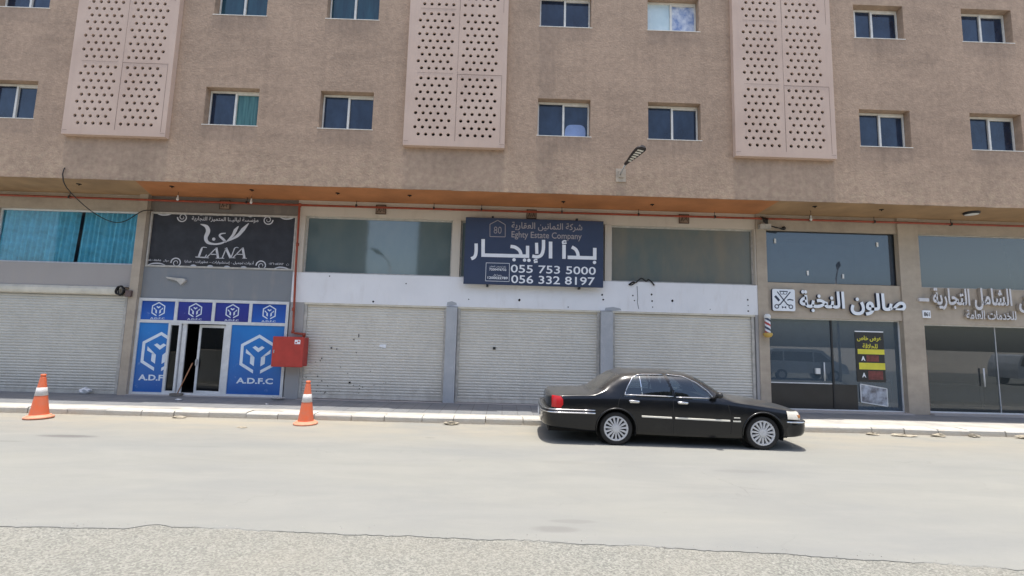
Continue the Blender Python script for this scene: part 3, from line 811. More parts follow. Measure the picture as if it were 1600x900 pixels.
sC = shutter(-5.94, -1.79, .17, 2.92, 'shutter', label='beige shutter with small dents and scrapes, nearest the red cabinet', marks=mk)
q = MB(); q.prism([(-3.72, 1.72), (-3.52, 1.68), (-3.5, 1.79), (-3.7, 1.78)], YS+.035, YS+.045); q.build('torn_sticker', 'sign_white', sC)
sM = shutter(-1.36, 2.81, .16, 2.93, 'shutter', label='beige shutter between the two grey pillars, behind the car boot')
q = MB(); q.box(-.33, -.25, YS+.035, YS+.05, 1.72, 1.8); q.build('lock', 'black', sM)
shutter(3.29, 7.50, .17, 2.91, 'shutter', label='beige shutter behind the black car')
# narrow head profiles above the shutters
b = MB()
for x0, x1 in ((-5.99, -1.74), (-1.42, 2.87), (3.23, 7.57)): b.box(x0, x1, YS-.02, YS+.1, 2.915, 2.97)
b.build('shutter_head', 'shutter_head', bld)

# glazed shop windows
def shopwin(x0, x1, z0, z1, frame, glass, y=YS+.10, t=.05, mull=(), label=None, tb=None):
    mb = MB(); tb = t if tb is None else tb
    mb.box(x0, x1, y, y+.06, z1-t, z1); mb.box(x0, x1, y, y+.06, z0, z0+tb)
    mb.box(x0, x0+t, y+.001, y+.059, z0+tb, z1-t); mb.box(x1-t, x1, y+.001, y+.059, z0+tb, z1-t)
    for m, w in mull: mb.box(m-w/2, m+w/2, y+.005, y+.05, z0+tb, z1-t)
    o = mb.build('shop_window', frame, bld)
    if label: o['label'] = label
    g = MB(); g.face([(x0+t*.5, y+.03, z0+tb*.5), (x1-t*.5, y+.03, z0+tb*.5), (x1-t*.5, y+.03, z1-t*.5), (x0+t*.5, y+.03, z1-t*.5)]); g.build('pane', glass, o)
    return o
shopwin(-15.42, -11.12, 3.95, 5.60, 'alu', 'glass_curtain', label='upper shop window with turquoise curtains')
shopwin(-6.15, -1.67, 3.87, 5.62, 'alu_dirty', 'pane_shop', t=.045, label='dirty blue-green upper window above the dented shutter')
shopwin(-1.42, 3.00, 3.87, 5.62, 'alu_dirty', 'pane_shop', t=.045, label='upper window mostly hidden by the navy sign')
shopwin(3.20, 7.62, 3.87, 5.62, 'alu_dirty', 'pane_shop2', t=.045, label='upper window coated with brown dust right of the navy sign')
o = shopwin(7.97, 12.08, 3.98, 5.62, 'black', 'glass_salon_up', t=.03, label='upper salon window with white spots on the glass')
for px, pz in ((8.33, 5.30), (11.55, 5.28), (9.32, 4.32), (10.42, 4.25)):
    b = MB(); b.box(px-.02, px+.03, YS+.10, YS+.125, pz-.07, pz+.07); b.build('white_sticker', 'bulb', o)
o = shopwin(7.97, 12.08, .18, 2.91, 'alu', 'glass_salon', t=.03, label='salon glass front with a dark mullion and a door handle')
b = MB(); b.box(9.95, 10.0, YS+.105, YS+.15, .21, 2.88); b.build('mullion', 'black', o)
b = MB(); b.box(8.0, 10.69, YS+.122, YS+.128, .21, .95, 0); b.box(8.0, 9.93, YS+.118, YS+.13, .95, .98, 1); b.build('lower_panel', ['black_film', 'alu'], o)
b = MB(); b.box(9.42, 9.55, YS+.06, YS+.125, 1.25, 1.42); b.cyl((9.68, YS+.07, 1.05), (9.68, YS+.07, 1.6), .018); b.build('door_handle', 'alu', o)
shopwin(12.71, 17.2, 3.96, 5.64, 'alu_dirty', 'glass_office_up', t=.03, label='upper office window of hazy grey glass')
o = shopwin(12.71, 17.2, .19, 2.84, 'alu', 'glass_clear', t=.04, mull=((15.05, .008),), label='clear glass office front with dark furniture inside')
b = MB(); b.cyl((14.55, YS+.06, 1.0), (14.55, YS+.06, 1.55), .02); b.build('door_handle', 'alu', o)

# ADFC shopfront
FB = MB(); y = YS-.02; t = .07
def fb(x0, x1, z0, z1, dy=0): FB.box(x0, x1, y-dy, y+.09, z0, z1)
fb(-10.87, -6.44, 2.89, 2.975); fb(-10.87, -6.44, 2.245, 2.335); fb(-10.86, -6.45, .165, .23, -.002)
fb(-10.87, -10.79, .17, 2.245, -.001); fb(-10.87, -10.79, 2.335, 2.89, -.001); fb(-6.52, -6.44, .17, 2.245, -.001); fb(-6.52, -6.44, 2.335, 2.89, -.001)
for m in (-9.76, -8.66, -7.57): fb(m-.045, m+.045, 2.335, 2.89, -.003)
fb(-9.93, -9.86, .23, 2.245, -.002); fb(-9.62, -9.56, .23, 2.245, -.002); fb(-9.54, -9.42, .23, 2.245, -.05); fb(-8.25, -8.08, .23, 2.245, -.002); fb(-9.86, -9.62, .23, .28, -.004); fb(-9.86, -9.62, 2.19, 2.245, -.004)
sf = FB.build('shopfront', 'alu', bld); sf['label'] = 'white aluminium shopfront with blue printed films and an open dark doorway'
def hexlogo(mb, cx, cz, r, yy, mi, clip=None, d=.003):
    pt = lambda a, rr: (cx+rr*math.sin(R(a)), cz+rr*math.cos(R(a)))
    ro, ri = r, r*.84
    rings = [0, 60, 120]
    segs = [(0, 60), (60, 120), (-60, 0), (-120, -60)]
    polys = [[pt(a, ro), pt(c, ro), pt(c, ri), pt(a, ri)] for a, c in segs]
    lerp = lambda p, q, k: (p[0]+(q[0]-p[0])*k, p[1]+(q[1]-p[1])*k)
    for sgn in (1, -1):
        a, c = sgn*120, 180
        polys.append([pt(a, ro), lerp(pt(a, ro), pt(c, ro), .80), lerp(pt(a, ri), pt(c, ri), .76), pt(a, ri)])
    k = r
    P = lambda x, z: (cx+x*k, cz+z*k)
    polys += [[P(-.30, .36), P(-.16, .44), P(0, .33), P(0, .13)], [P(.30, .36), P(.16, .44), P(0, .33), P(0, .13)]]
    for sg in (1, -1):
        polys += [[P(sg*.16, -.12), P(sg*.16, -.55), P(sg*.36, -.42), P(sg*.36, -.02)], [P(sg*.16, -.12), P(sg*.36, -.02), P(sg*.58, .16), P(sg*.56, -.05+.0)] if False else [P(sg*.16, -.12), P(sg*.36, -.05), P(sg*.60, .08), P(sg*.60, .28)]]
    for q in polys:
        if clip: q = clip_poly(q, clip)
        if len(q) > 2: mb.prism(q, yy, yy+d, mi)
def clip_poly(q, xmax):
    out = []
    for i in range(len(q)):
        a, c = q[i], q[(i+1) % len(q)]
        if a[0] <= xmax: out.append(a)
        if (a[0] <= xmax) != (c[0] <= xmax):
            k = (xmax-a[0])/(c[0]-a[0]); out.append((xmax, a[1]+(c[1]-a[1])*k))
    return out
yp = YS+.01
for i, (a, c) in enumerate(((-10.79, -9.805), (-9.715, -8.705), (-8.615, -7.615), (-7.525, -6.52))):
    mb = MB(); mb.box(a, c, yp, yp+.01, 2.335, 2.89, 0)
    m = (a+c)/2; hexlogo(mb, m, 2.64, .225, yp-.004, 1)
    mb.text('A.D.F.C', (m-.21, m+.21, 2.355, 2.405), yp-.004, .003, 1, bold=.02)
    mb.build('transom_film', ['film_blue_top' if i in (0, 3) else 'film_navy', 'adfc_white'], sf)
for k, (a, c, cx) in enumerate(((-10.79, -9.93, -10.13), (-8.08, -6.52, -7.25))):
    mb = MB(); mb.box(a, c, yp, yp+.01, .23, 2.245, 0)
    hexlogo(mb, cx, 1.38, .60, yp-.004, 1, clip=-9.93 if k == 0 else None)
    if k == 0: mb.text('A.D.F', (-10.66, -9.95, .56, .73), yp-.004, .003, 1, bold=.03)
    else: mb.text('A.D.F.C', (-7.82, -6.75, .54, .71), yp-.004, .003, 1, bold=.03)
    mb.build('window_film', ['film_blue', 'adfc_white'], sf)
mb = MB(); mb.face([(-9.86, yp+.02, .28), (-9.62, yp+.02, .28), (-9.62, yp+.02, 2.19), (-9.86, yp+.02, 2.19)]); mb.build('side_pane', 'glass_door', sf)
# door leaf, slightly ajar
mb = MB(); wd, hd = .87, 2.0; th = R(7)
DX = lambda u, d: (-8.26-u*math.cos(th)+d*math.sin(th), yp+.03+u*math.sin(th)*1.0+d*math.cos(th))
def lbox(mb, u0, u1, d0, d1, z0, z1, mi=0):
    c = [DX(u, d) for d in (d0, d1) for u in (u1, u0)]
    v = [(c[k][0], c[k][1], z) for z in (z0, z1) for k in range(4)]
    mb.raw(v, [(0, 2, 3, 1), (4, 5, 7, 6), (0, 1, 5, 4), (2, 6, 7, 3), (0, 4, 6, 2), (1, 3, 7, 5)], mi)
for a in ((0, .07, 0, .05, .22, 2.22), (wd-.07, wd, 0, .05, .22, 2.22), (.07, wd-.07, .001, .049, .22, .29), (.07, wd-.07, .001, .049, 2.14, 2.22)): lbox(mb, *a)
dr = mb.build('door', 'alu', sf)
mb = MB(); lbox(mb, .07, wd-.07, .02, .025, .29, 2.14); mb.build('door_pane', 'glass_door', dr)
mb = MB(); a = DX(wd-.035, -.03); mb.box(a[0]-.02, a[0]+.02, a[1]-.03, a[1]+.02, 1.02, 1.2); mb.build('handle', 'steel', dr)

# scruff on the white band: screw holes, stains, peeling patch
b = MB()
for x, z, r in ((-3.95, 3.05, .035), (.42, 3.62-.4, .04), (5.05, 3.33, .04), (2.92, 3.45, .03), (2.95, 3.3, .03), (3.85, 3.45, .028), (3.9, 3.3, .02), (4.42, 3.5, .03), (4.44, 3.3, .028), (4.45, 3.12, .02), (7.35, 3.42, .03), (7.36, 3.25, .022), (7.36, 3.08, .03), (-3.0, 3.62, .02), (-5.3, 3.78, .025), (1.9, 3.05, .02), (6.2, 3.1, .015), (-1.1, 3.2, .018)):
    pts = [(x+r*random.uniform(.6, 1.2)*math.cos(t*.785), z+r*random.uniform(.6, 1.2)*math.sin(t*.785)) for t in range(8)]
    b.prism(pts, YS-.034, YS-.029)
b.tube([(3.98, YS-.034, 3.75), (4.0, YS-.034, 3.4), (3.99, YS-.034, 3.25), (4.03, YS-.034, 3.05)], .006)
W.raw(b.v, b.f, 8)
b = MB()
for x, z, w, h in ((3.25, 3.0, .5, .1), (-1.6, 3.02, .3, .12)):
    b.prism([(x-w*.5, z-h*.2), (x-w*.1, z-h*.3), (x+w*.5, z-.0), (x+w*.45, z+h*.5), (x, z+h*.9), (x-w*.45, z+h*.6)], YS-.035, YS-.029)
W.raw(b.v, b.f, 6)
W.build('shop_wall', list(MI)+['hole'], bld)

# ------------------------------------------------------------------ things on the building
def tagged(mb, name, mats, label, cat, org, group=None, parent=None):
    o = mb.build(name, mats, org=org); o['label'] = label; o['category'] = cat
    if group: o['group'] = group
    return o
# curtains behind the left upper window
def curtain(x0, x1, label, lean=0):
    mb = MB(); n = 120; z0, z1 = 4.0, 5.56; yc = YS+.185
    v = []
    for i in range(n+1):
        u = i/n; x = x0+(x1-x0)*u; ph = 2*math.pi*u*(x1-x0)/.15+.8*math.sin(u*9)
        for k, z in enumerate((z0, (z0+z1)/2, z1)): v.append((x+lean*(k/2), yc+.05*math.sin(ph)+.015*math.sin(ph*2.3+k), z))
    f = []
    for i in range(n):
        for k in range(2): f.append((i*3+k, (i+1)*3+k, (i+1)*3+k+1, i*3+k+1))
    mb.raw(v, f, 0, True)
    tagged(mb, 'curtain', 'curtain', label, 'curtain', (x0, yc, z0))
curtain(-15.6, -13.12, 'wide turquoise pleated curtain left of the dark gap behind glass', .08); curtain(-13.02, -11.08, 'turquoise pleated curtain right of the dark gap behind glass', .06)

# navy letting sign
SG = thing('hoarding_sign', 'large navy letting sign with white Arabic lettering and two phone numbers', 'sign', (.82, YS-.2, 3.64))
sx0, sx1, sz0, sz1 = -1.26, 2.905, 3.64, 5.665; yf = YS-.25
mb = MB(); mb.box(sx0, sx1, yf, yf+.05, sz0, sz1, 0, .006); mb.build('panel', 'sign_navy', SG)
for x, z in ((-.45, sz1+.0), (2.1, sz1), (-.55, sz0-.06), (2.2, sz0-.06)):
    mb = MB(); mb.box(x-.03, x+.03, yf+.01, YS+.02, z, z+.06); mb.build('bracket', 'black', SG)
def S(px, py):      # zoomed sign picture -> sign plane
    v = (py-65-.021*(px-130))/702; xl = 130-25*v; u = (px-xl)/(1550-xl)
    return sx0+(sx1-sx0)*u, sz1-(sz1-sz0)*v
def SR(x0, y0, x1, y1):
    a = S(x0, (y0+y1)/2); c = S(x1, (y0+y1)/2); m = (x0+x1)/2
    return (a[0], c[0], S(m, y1)[1], S(m, y0)[1])
mb = MB(); yl = yf-.006
nst = [0]
def pen(pts, w=36, curve=True):
    P = [S(*p) for p in pts]; o = []
    if curve and len(P) > 2:
        for i in range(len(P)-1):
            p0, p1, p2, p3 = P[max(i-1, 0)], P[i], P[i+1], P[min(i+2, len(P)-1)]
            for t in range(6):
                t /= 6; o.append(tuple(.5*((2*p1[d])+(-p0[d]+p2[d])*t+(2*p0[d]-5*p1[d]+4*p2[d]-p3[d])*t*t+(-p0[d]+3*p1[d]-3*p2[d]+p3[d])*t**3) for d in (0, 1)))
        o.append(P[-1])
    else: o = P
    nst[0] += 1; mb.ribbon(o, w*(sx1-sx0)/1430, yl-.0009*(nst[0] % 6), yf)
def dot(px, py, r=18):
    c0 = S(px, py); r *= (sx1-sx0)/1430; nst[0] += 1
    mb.prism([(c0[0]+r*math.cos(t*.5236), c0[1]+r*math.sin(t*.5236)) for t in range(12)], yl-.0009*(nst[0] % 6), yf)
# the big line, drawn stroke by stroke: right word, then left word
pen([(1460, 380), (1460, 502)]); pen([(1478, 487), (1180, 482)]); dot(1458, 533)
pen([(1222, 372), (1262, 398), (1284, 440), (1288, 484)], 34)
pen([(1142, 350), (1142, 498)]); pen([(1166, 312), (1142, 308), (1126, 322), (1142, 334), (1168, 330)], 15); pen([(1122, 338), (1168, 332)], 13)
pen([(1003, 318), (1003, 495)])
pen([(930, 300), (928, 400), (908, 460), (865, 480), (815, 472)], 34); pen([(858, 332), (862, 448)], 32)
pen([(868, 512), (846, 508), (834, 520), (848, 530), (870, 528)], 13); pen([(832, 540), (870, 535)], 11)
pen([(766, 364), (766, 490)], 34); pen([(784, 474), (290, 466)]); dot(735, 515); dot(780, 517)
pen([(590, 372), (640, 382), (686, 420), (700, 474)], 34); dot(627, 512)
pen([(308, 298), (308, 484)]); pen([(236, 345), (236, 430), (222, 484), (186, 506)], 34)
mb.text('055 753 5000', SR(593, 572, 1472, 655), yl, .006, 0, bold=.01)
mb.text('056 332 8197', SR(598, 680, 1462, 765), yl, .006, 0, bold=.01)
mb.text('7200476732', SR(372, 604, 548, 628), yl, .006, 0, bold=.02); mb.text('1200022789', SR(355, 690, 562, 716), yl, .006, 0, bold=.02)
mb.text('رقم ترخيص المعلن', SR(372, 576, 545, 600), yl, .006, 0, arabic=True); mb.text('رخصة فال', SR(412, 664, 500, 686), yl, .006, 0, arabic=True)
bx = [S(340, 547), S(580, 551), S(577, 740), S(333, 735)]
for i in range(4):
    a, c = bx[i], bx[(i+1) % 4]; mb.ribbon([a, c], .012, yl, yf)
mb.build('white_lettering', 'sign_white', SG)
mb = MB()
mb.text('شركة الثمانين العقارية', SR(600, 118, 1330, 208), yl, .006, 0, arabic=True, bold=.008)
mb.text('Eghty Estate Company', SR(600, 218, 1324, 304), yl, .006, 0, bold=.006)
mb.text('80', SR(418, 165, 497, 238), yl, .006, 0, bold=-.012)
hs = [S(378, 270), S(378, 140), S(458, 96), S(535, 142), S(535, 272), S(378, 270)]
for a, c in zip(hs, hs[1:]): mb.ribbon([a, c], .018, yl, yf)
mb.build('grey_lettering', 'sign_grey', SG)

# LANA banner
LN = thing('shop_banner', 'black banner sign reading LANA with silver scrollwork in a grey frame', 'sign', (-8.6, YS, 3.9))
lx0, lx1, lz0, lz1 = -10.82, -6.42, 3.92, 5.60; yb = YS+.02
mb = MB(); mb.box(lx0+.05, lx1-.05, yb+.01, yb+.05, lz0+.05, lz1-.05); mb.build('banner', 'sign_black', LN)
mb = MB(); mb.box(lx0, lx1, yb-.03, yb+.06, lz1-.055, lz1); mb.box(lx0, lx1, yb-.03, yb+.06, lz0, lz0+.05); mb.box(lx0, lx0+.05, yb-.029, yb+.059, lz0+.05, lz1-.055); mb.box(lx1-.05, lx1, yb-.029, yb+.059, lz0+.05, lz1-.055); mb.build('frame', 'alu_dirty', LN)
def Lp(px, py):
    v = (py-35-.03*(px-75))/580; xl = 72-42*v; u = (px-xl)/(1495)
    return lx0+(lx1-lx0)*u, lz1-(lz1-lz0)*v
def LR(x0, y0, x1, y1):
    a = Lp(x0, (y0+y1)/2); c = Lp(x1, (y0+y1)/2); m = (x0+x1)/2
    return (a[0], c[0], Lp(m, y1)[1], Lp(m, y0)[1])
mb = MB(); ya, yz = yb+.004, yb+.010
mb.text('مؤسسة لياليـنا المتميزة التجارية', LR(480, 90, 1165, 145), ya, .006, 0, arabic=True, bold=.006)
mb.text('أدوات تجميل - إستشوارات - عطورات - هدايا', LR(420, 548, 1122, 592), ya, .006, 0, arabic=True, bold=.004)
mb.text('٠٥٤٠٠٠٨٥٨٥', LR(40, 536, 180, 556), ya, .006, 0, bold=.01); mb.text('جوال', LR(205, 540, 262, 566), ya, .006, 0, arabic=True); mb.text('٠١٢٦٠٥٤١٨٢', LR(1275, 575, 1425, 598), ya, .006, 0, bold=.01); mb.text('ت', LR(1455, 582, 1480, 606), ya, .006, 0)
def stroke(pts, ws):
    # smooth (Catmull-Rom) pen stroke
    P = [Lp(*p) for p in pts]; k = (lx1-lx0)/1495; o, w = [], []
    for i in range(len(P)-1):
        p0, p1, p2, p3 = P[max(i-1, 0)], P[i], P[i+1], P[min(i+2, len(P)-1)]
        for t in range(8):
            t /= 8
            q = [.5*((2*p1[d])+(-p0[d]+p2[d])*t+(2*p0[d]-5*p1[d]+4*p2[d]-p3[d])*t*t+(-p0[d]+3*p1[d]-3*p2[d]+p3[d])*t**3) for d in (0, 1)]
            o.append(tuple(q)); w.append((ws[i]+(ws[i+1]-ws[i])*t)*k)
    o.append(P[-1]); w.append(ws[-1]*k)
    mb.ribbon(o, w, ya, yz)
stroke([(570, 165), (630, 190), (650, 240), (628, 310), (650, 360), (720, 378), (790, 368), (835, 345)], [4, 34, 44, 36, 30, 16, 18, 12])
stroke([(830, 350), (805, 325), (770, 290), (785, 268), (830, 262)], [20, 24, 20, 14, 8])
stroke([(830, 362), (900, 290), (930, 230), (962, 186)], [4, 26, 34, 4]); stroke([(850, 350), (950, 290), (1010, 220), (1065, 155)], [4, 30, 38, 4])
cx, cz = Lp(710, 325); mb.prism([(cx+.05*math.cos(t*.6283), cz+.05*math.sin(t*.6283)) for t in range(10)], ya, yz)
# slanted serif capitals L A N A
def seg(a, c, w0, w1): stroke([a, c], [w0, w1])
stroke([(640, 415), (600, 412), (585, 440), (560, 515)], [5, 8, 20, 20]); seg((528, 514), (625, 520), 8, 14); seg((625, 520), (640, 488), 14, 5)
for ox in (0, 268):
    seg((640+ox, 522), (740+ox, 416), 9, 9); seg((738+ox, 416), (758+ox, 524), 22, 22); seg((672+ox, 484), (752+ox, 488), 8, 8); seg((622+ox, 522), (665+ox, 524), 6, 6); seg((735+ox, 526), (782+ox, 528), 6, 6)
seg((800, 524), (840, 420), 10, 10); seg((835, 418), (885, 524), 24, 22); seg((888, 526), (925, 420), 10, 10); stroke([(925, 420), (945, 412), (965, 418)], [9, 7, 4]); seg((780, 526), (820, 528), 6, 6)
def spiral(cx, cy, r, a0, turns, sg):
    pts = []; n = 22
    for i in range(n+1):
        t = i/n; rr = r*(1-.8*t); a = a0+sg*turns*2*math.pi*t
        pts.append((cx+rr*math.cos(a), cy+rr*math.sin(a)))
    stroke(pts, [12-8*i/n for i in range(n+1)])
spiral(385, 92, 52, math.pi, 1.6, -1); spiral(1262, 120, 52, 0, 1.6, 1); spiral(335, 575, 55, math.pi, 1.6, 1); spiral(1200, 605, 55, math.pi, 1.6, 1)
for pts in ([(110, 45), (165, 66), (235, 66), (290, 48)], [(1370, 82), (1430, 108), (1500, 104), (1550, 80)], [(40, 600), (100, 582), (170, 582), (225, 600)], [(1320, 640), (1380, 622), (1440, 628), (1490, 646)]): stroke(pts, [4, 12, 12, 4])
for px, py in ((575, 62), (745, 66), (905, 70), (1080, 80), (510, 604), (680, 610), (850, 616), (1020, 622)):
    c0 = Lp(px, py); up = 1 if py > 300 else -1
    mb.prism([(c0[0]+.09*math.cos(R(18*t)), c0[1]+up*.05*math.sin(R(18*t))-up*.02) for t in range(11)], ya, yz)
mb.build('silver_print', 'silver', LN)

# salon letters and logo
SL = thing('salon_letters', 'raised white Arabic letters with dark sides over the salon glass', 'sign', (10.5, YS, 3.1))
mb = MB(); yl = YS-.10
mb.text('صالون', (10.45, 12.15, 3.04, 3.73), yl, .075, 0, 1, bold=.029, arabic=True)
mb.text('النخبة', (8.90, 10.28, 3.10, 3.76), yl, .075, 0, 1, bold=.029, arabic=True)
mb.build('lettering', ['led_white', 'led_side'], SL)
LG = thing('salon_logo', 'white rounded square sign showing crossed scissors and comb', 'sign', (8.41, YS, 3.1))
def rrect(x0, x1, z0, z1, r, n=5):
    out = []
    for cx, cz, a0 in ((x1-r, z1-r, 0), (x0+r, z1-r, 90), (x0+r, z0+r, 180), (x1-r, z0+r, 270)):
        for k in range(n+1): out.append((cx+r*math.cos(R(a0+90*k/n)), cz+r*math.sin(R(a0+90*k/n))))
    return out
mb = MB(); mb.prism(rrect(8.07, 8.76, 3.11, 3.77, .05), YS-.10, YS-.02, 0, 1); mb.build('box', ['led_white', 'led_side'], LG)
mb = MB(); ya, yz = YS-.104, YS-.10
def lk(u, v): return (8.07+.69*u, 3.11+.66*v)
def lst(pts, w): mb.ribbon([lk(*p) for p in pts], w*.69, ya, yz)
lst([(.22, .88), (.66, .28)], .045); lst([(.80, .88), (.32, .28)], .045)
for c0 in ((.18, .2), (.80, .2)):
    lst([(c0[0]+.085*math.cos(t*.6283), c0[1]+.085*math.sin(t*.6283)) for t in range(11)], .04)
lst([(.33, .3), (.24, .25)], .05); lst([(.66, .3), (.74, .25)], .05)
lst([(.12, .68), (.30, .46)], .10); lst([(.66, .50), (.76, .54), (.92, .50)], .05)
lst([(.32, .90), (.68, .90)], .04); lst([(.34, .89), (.38, .77), (.48, .77), (.5, .88), (.52, .77), (.62, .77), (.67, .89)], .025)
for sg in (1, -1): mb.prism([lk(.5, .17), lk(.5+sg*.09, .23), lk(.5+sg*.09, .11)], ya, yz)
mb.build('emblem', 'led_side', LG)

# office letters
OL = thing('office_letters', 'dusty raised Arabic letters on the wall over the office front', 'sign', (14.3, YS, 3.2))
mb = MB(); yl = YS-.12
mb.text('التجارية', (12.98, 14.12, 3.28, 3.95), yl, .09, 0, 1, bold=.026, arabic=True)
mb.text('الشامل', (14.26, 15.42, 3.30, 3.98), yl, .09, 0, 1, bold=.026, arabic=True)
mb.text('الأفق', (15.62, 16.7, 3.25, 3.98), yl, .09, 0, 1, bold=.02, arabic=True)
mb.box(12.56, 12.86, yl, yl+.09, 3.52, 3.62)
mb.text('للخدمات العامة', (13.98, 15.52, 3.02, 3.30), yl+.01, .07, 0, 1, bold=.015, arabic=True)
mb.build('lettering', ['office_letter', 'office_side'], OL)
mb = MB(); mb.box(12.665, 12.905, YS-.085, YS-.06, 3.02, 3.25, 0); mb.text('861', (12.70, 12.87, 3.07, 3.20), YS-.088, .003, 1, bold=.02)
tagged(mb, 'number_plate', ['sign_white', 'black'], 'small white plate numbered 861 beside the office letters', 'number plate', (12.78, YS-.06, 3.02))
for cx, txt, lab in ((-8.61, '٨٠٢', 'dark brown number plate on the grey wall above the black banner'), (-3.88, '٨٠١', 'brown number plate above the dirty upper window left of the navy sign'), (.73, '٨٠٨', 'brown number plate directly above the navy sign'), (5.44, '٨٠٩', 'brown number plate above the dusty window right of the navy sign')):
    mb = MB(); mb.box(cx-.155, cx+.155, YS-.04, YS-.0, 5.73, 6.02, 0)
    for a in ((cx-.155, cx+.155, 5.73, 5.75), (cx-.155, cx+.155, 6.0, 6.02), (cx-.155, cx-.135, 5.75, 6.0), (cx+.135, cx+.155, 5.75, 6.0)): mb.box(a[0], a[1], YS-.046, YS-.038, a[2], a[3], 1)
    mb.text(txt, (cx-.11, cx+.11, 5.79, 5.92), YS-.045, .005, 1, bold=.015)
    tagged(mb, 'number_plate', ['plate_brown', 'plate_ink'], lab, 'number plate', (cx, YS, 5.73), 'shop number plates under the soffit')

# sprinkler pipe and red cabinet
PP = thing('sprinkler_pipe', 'thin rust red pipe running along under the soffit and down to the cabinet', 'pipe', (-6.3, YS-.13, 5.93))
mb = MB(); yp_ = YS-.13; mb.cyl((XL, yp_, 5.955), (-6.3, yp_, 5.91), .032, n=10); mb.cyl((-6.3, yp_, 5.91), (XR, yp_, 5.955), .032, n=10)
mb.tube([(-6.3, yp_, 5.91), (-6.31, yp_, 5.8), (-6.28, yp_, 4.0), (-6.22, yp_, 2.2), (-6.21, yp_, 2.09), (-6.17, yp_, 2.05), (-5.93, yp_, 2.03), (-5.885, yp_, 2.0), (-5.88, yp_, 1.80)], .033, 10)
mb.build('pipe', 'rust_red', PP)
for x, z in ((-6.3, 5.91), (-6.22, 2.09), (-5.885, 2.01), (-6.285, 4.7), (-6.25, 2.75)):
    mb = MB(); mb.cyl((x, yp_, z-.05), (x, yp_, z+.05), .045, n=10); mb.build('coupling', 'rust_red', PP)
for x in (-13.2, -7.9, -4.6, -2.25, -.8, 1.65, 4.0, 6.35, 9.3, 11.3, 13.7):
    mb = MB(); mb.cyl((x, yp_, 5.93), (x, yp_, ZS), .009, n=6); mb.box(x-.022, x+.022, yp_-.04, yp_+.04, 5.9, 5.98); mb.build('hanger', 'black', PP)
FC = thing('fire_hose_cabinet', 'square red fire hose cabinet with a small white sticker on the pillar', 'cabinet', (-6.2, YS, 1.08))
mb = MB(); mb.box(-6.65, -5.76, YS-.40, YS-.36, 1.08, 1.945, 0, .012); mb.build('door', 'fire_red', FC)
mb = MB(); mb.box(-6.63, -5.78, YS-.36, YS-.03, 1.10, 1.925); mb.build('case', 'fire_red', FC)
mb = MB(); mb.box(-6.02, -5.86, YS-.404, YS-.40, 1.74, 1.86, 0); mb.box(-6.0, -5.95, YS-.406, YS-.404, 1.76, 1.80, 1); mb.box(-5.93, -5.88, YS-.406, YS-.404, 1.80, 1.84, 1); mb.build('sticker', ['sign_white', 'fire_red'], FC)
mb = MB(); mb.box(-6.6, -6.58, YS-.425, YS-.40, 1.47, 1.56); mb.build('latch', 'steel', FC)

# wall street lamp
SLp = thing('wall_street_lamp', 'grey LED street lamp on a short arm fixed to the brown wall', 'street lamp', (3.12, YF, 6.6))
mb = MB(); mb.box(2.98, 3.26, YF-.025, YF, 6.48, 6.86); mb.box(3.05, 3.19, YF-.06, YF-.025, 6.60, 6.78); mb.build('bracket', 'stucco', SLp)
p0 = Vector((3.1, YF-.05, 6.68)); p1 = Vector((3.13, 11.95, 6.80)); p2 = Vector((3.42, 11.28, 7.02))
mb = MB(); mb.tube([p0, p0.lerp(p1, .5)+Vector((0, 0, .01)), p1], .026, 8); mb.build('arm', 'steel', SLp)
d = (p2-p1).normalized(); sdv = d.cross(Vector((0, 0, 1))).normalized(); upv = sdv.cross(d)
if upv.z < 0: upv = -upv
mb = MB(); L = (p2-p1).length; nn = 20; top, bot = [], []
hw = lambda t: .035+.115*math.sin(min(1, t*1.15)*math.pi*.5)**1.4*(1 if t < .86 else math.sqrt(max(0, 1-((t-.86)/.15)**2)))
sec = []
for i in range(nn+1):
    t = i/nn; w = hw(t); c = p1+d*(L*t)
    sec.append([c-sdv*w, c-sdv*w+upv*.035, c-sdv*w*.5+upv*.07, c+sdv*w*.5+upv*.07, c+sdv*w+upv*.035, c+sdv*w])
v = [q for s_ in sec for q in s_]; f = []
for i in range(nn):
    for j in range(6): f.append((i*6+j, i*6+(j+1) % 6, (i+1)*6+(j+1) % 6, (i+1)*6+j))
f += [(5, 4, 3, 2, 1, 0), tuple(nn*6+k for k in range(6))]
mb.raw(v, f); mb.build('lamp_head', simple('lamp_grey', (.03, .023, .02), .5), SLp)
mb = MB()
for k in range(6):
    t = .26+.115*k; c = p1+d*(L*t)-upv*.006; w = hw(t)*.62
    q = [c-sdv*w-d*.022, c+sdv*w-d*.022, c+sdv*w+d*.022, c-sdv*w+d*.022]
    mb.raw([*q, *[x-upv*.008 for x in q]], [(0, 1, 2, 3), (7, 6, 5, 4), (0, 4, 5, 1), (1, 5, 6, 2), (2, 6, 7, 3), (3, 7, 4, 0)])
mb.build('led_strip', simple('led_lens', (.72, .7, .62), .4), SLp)

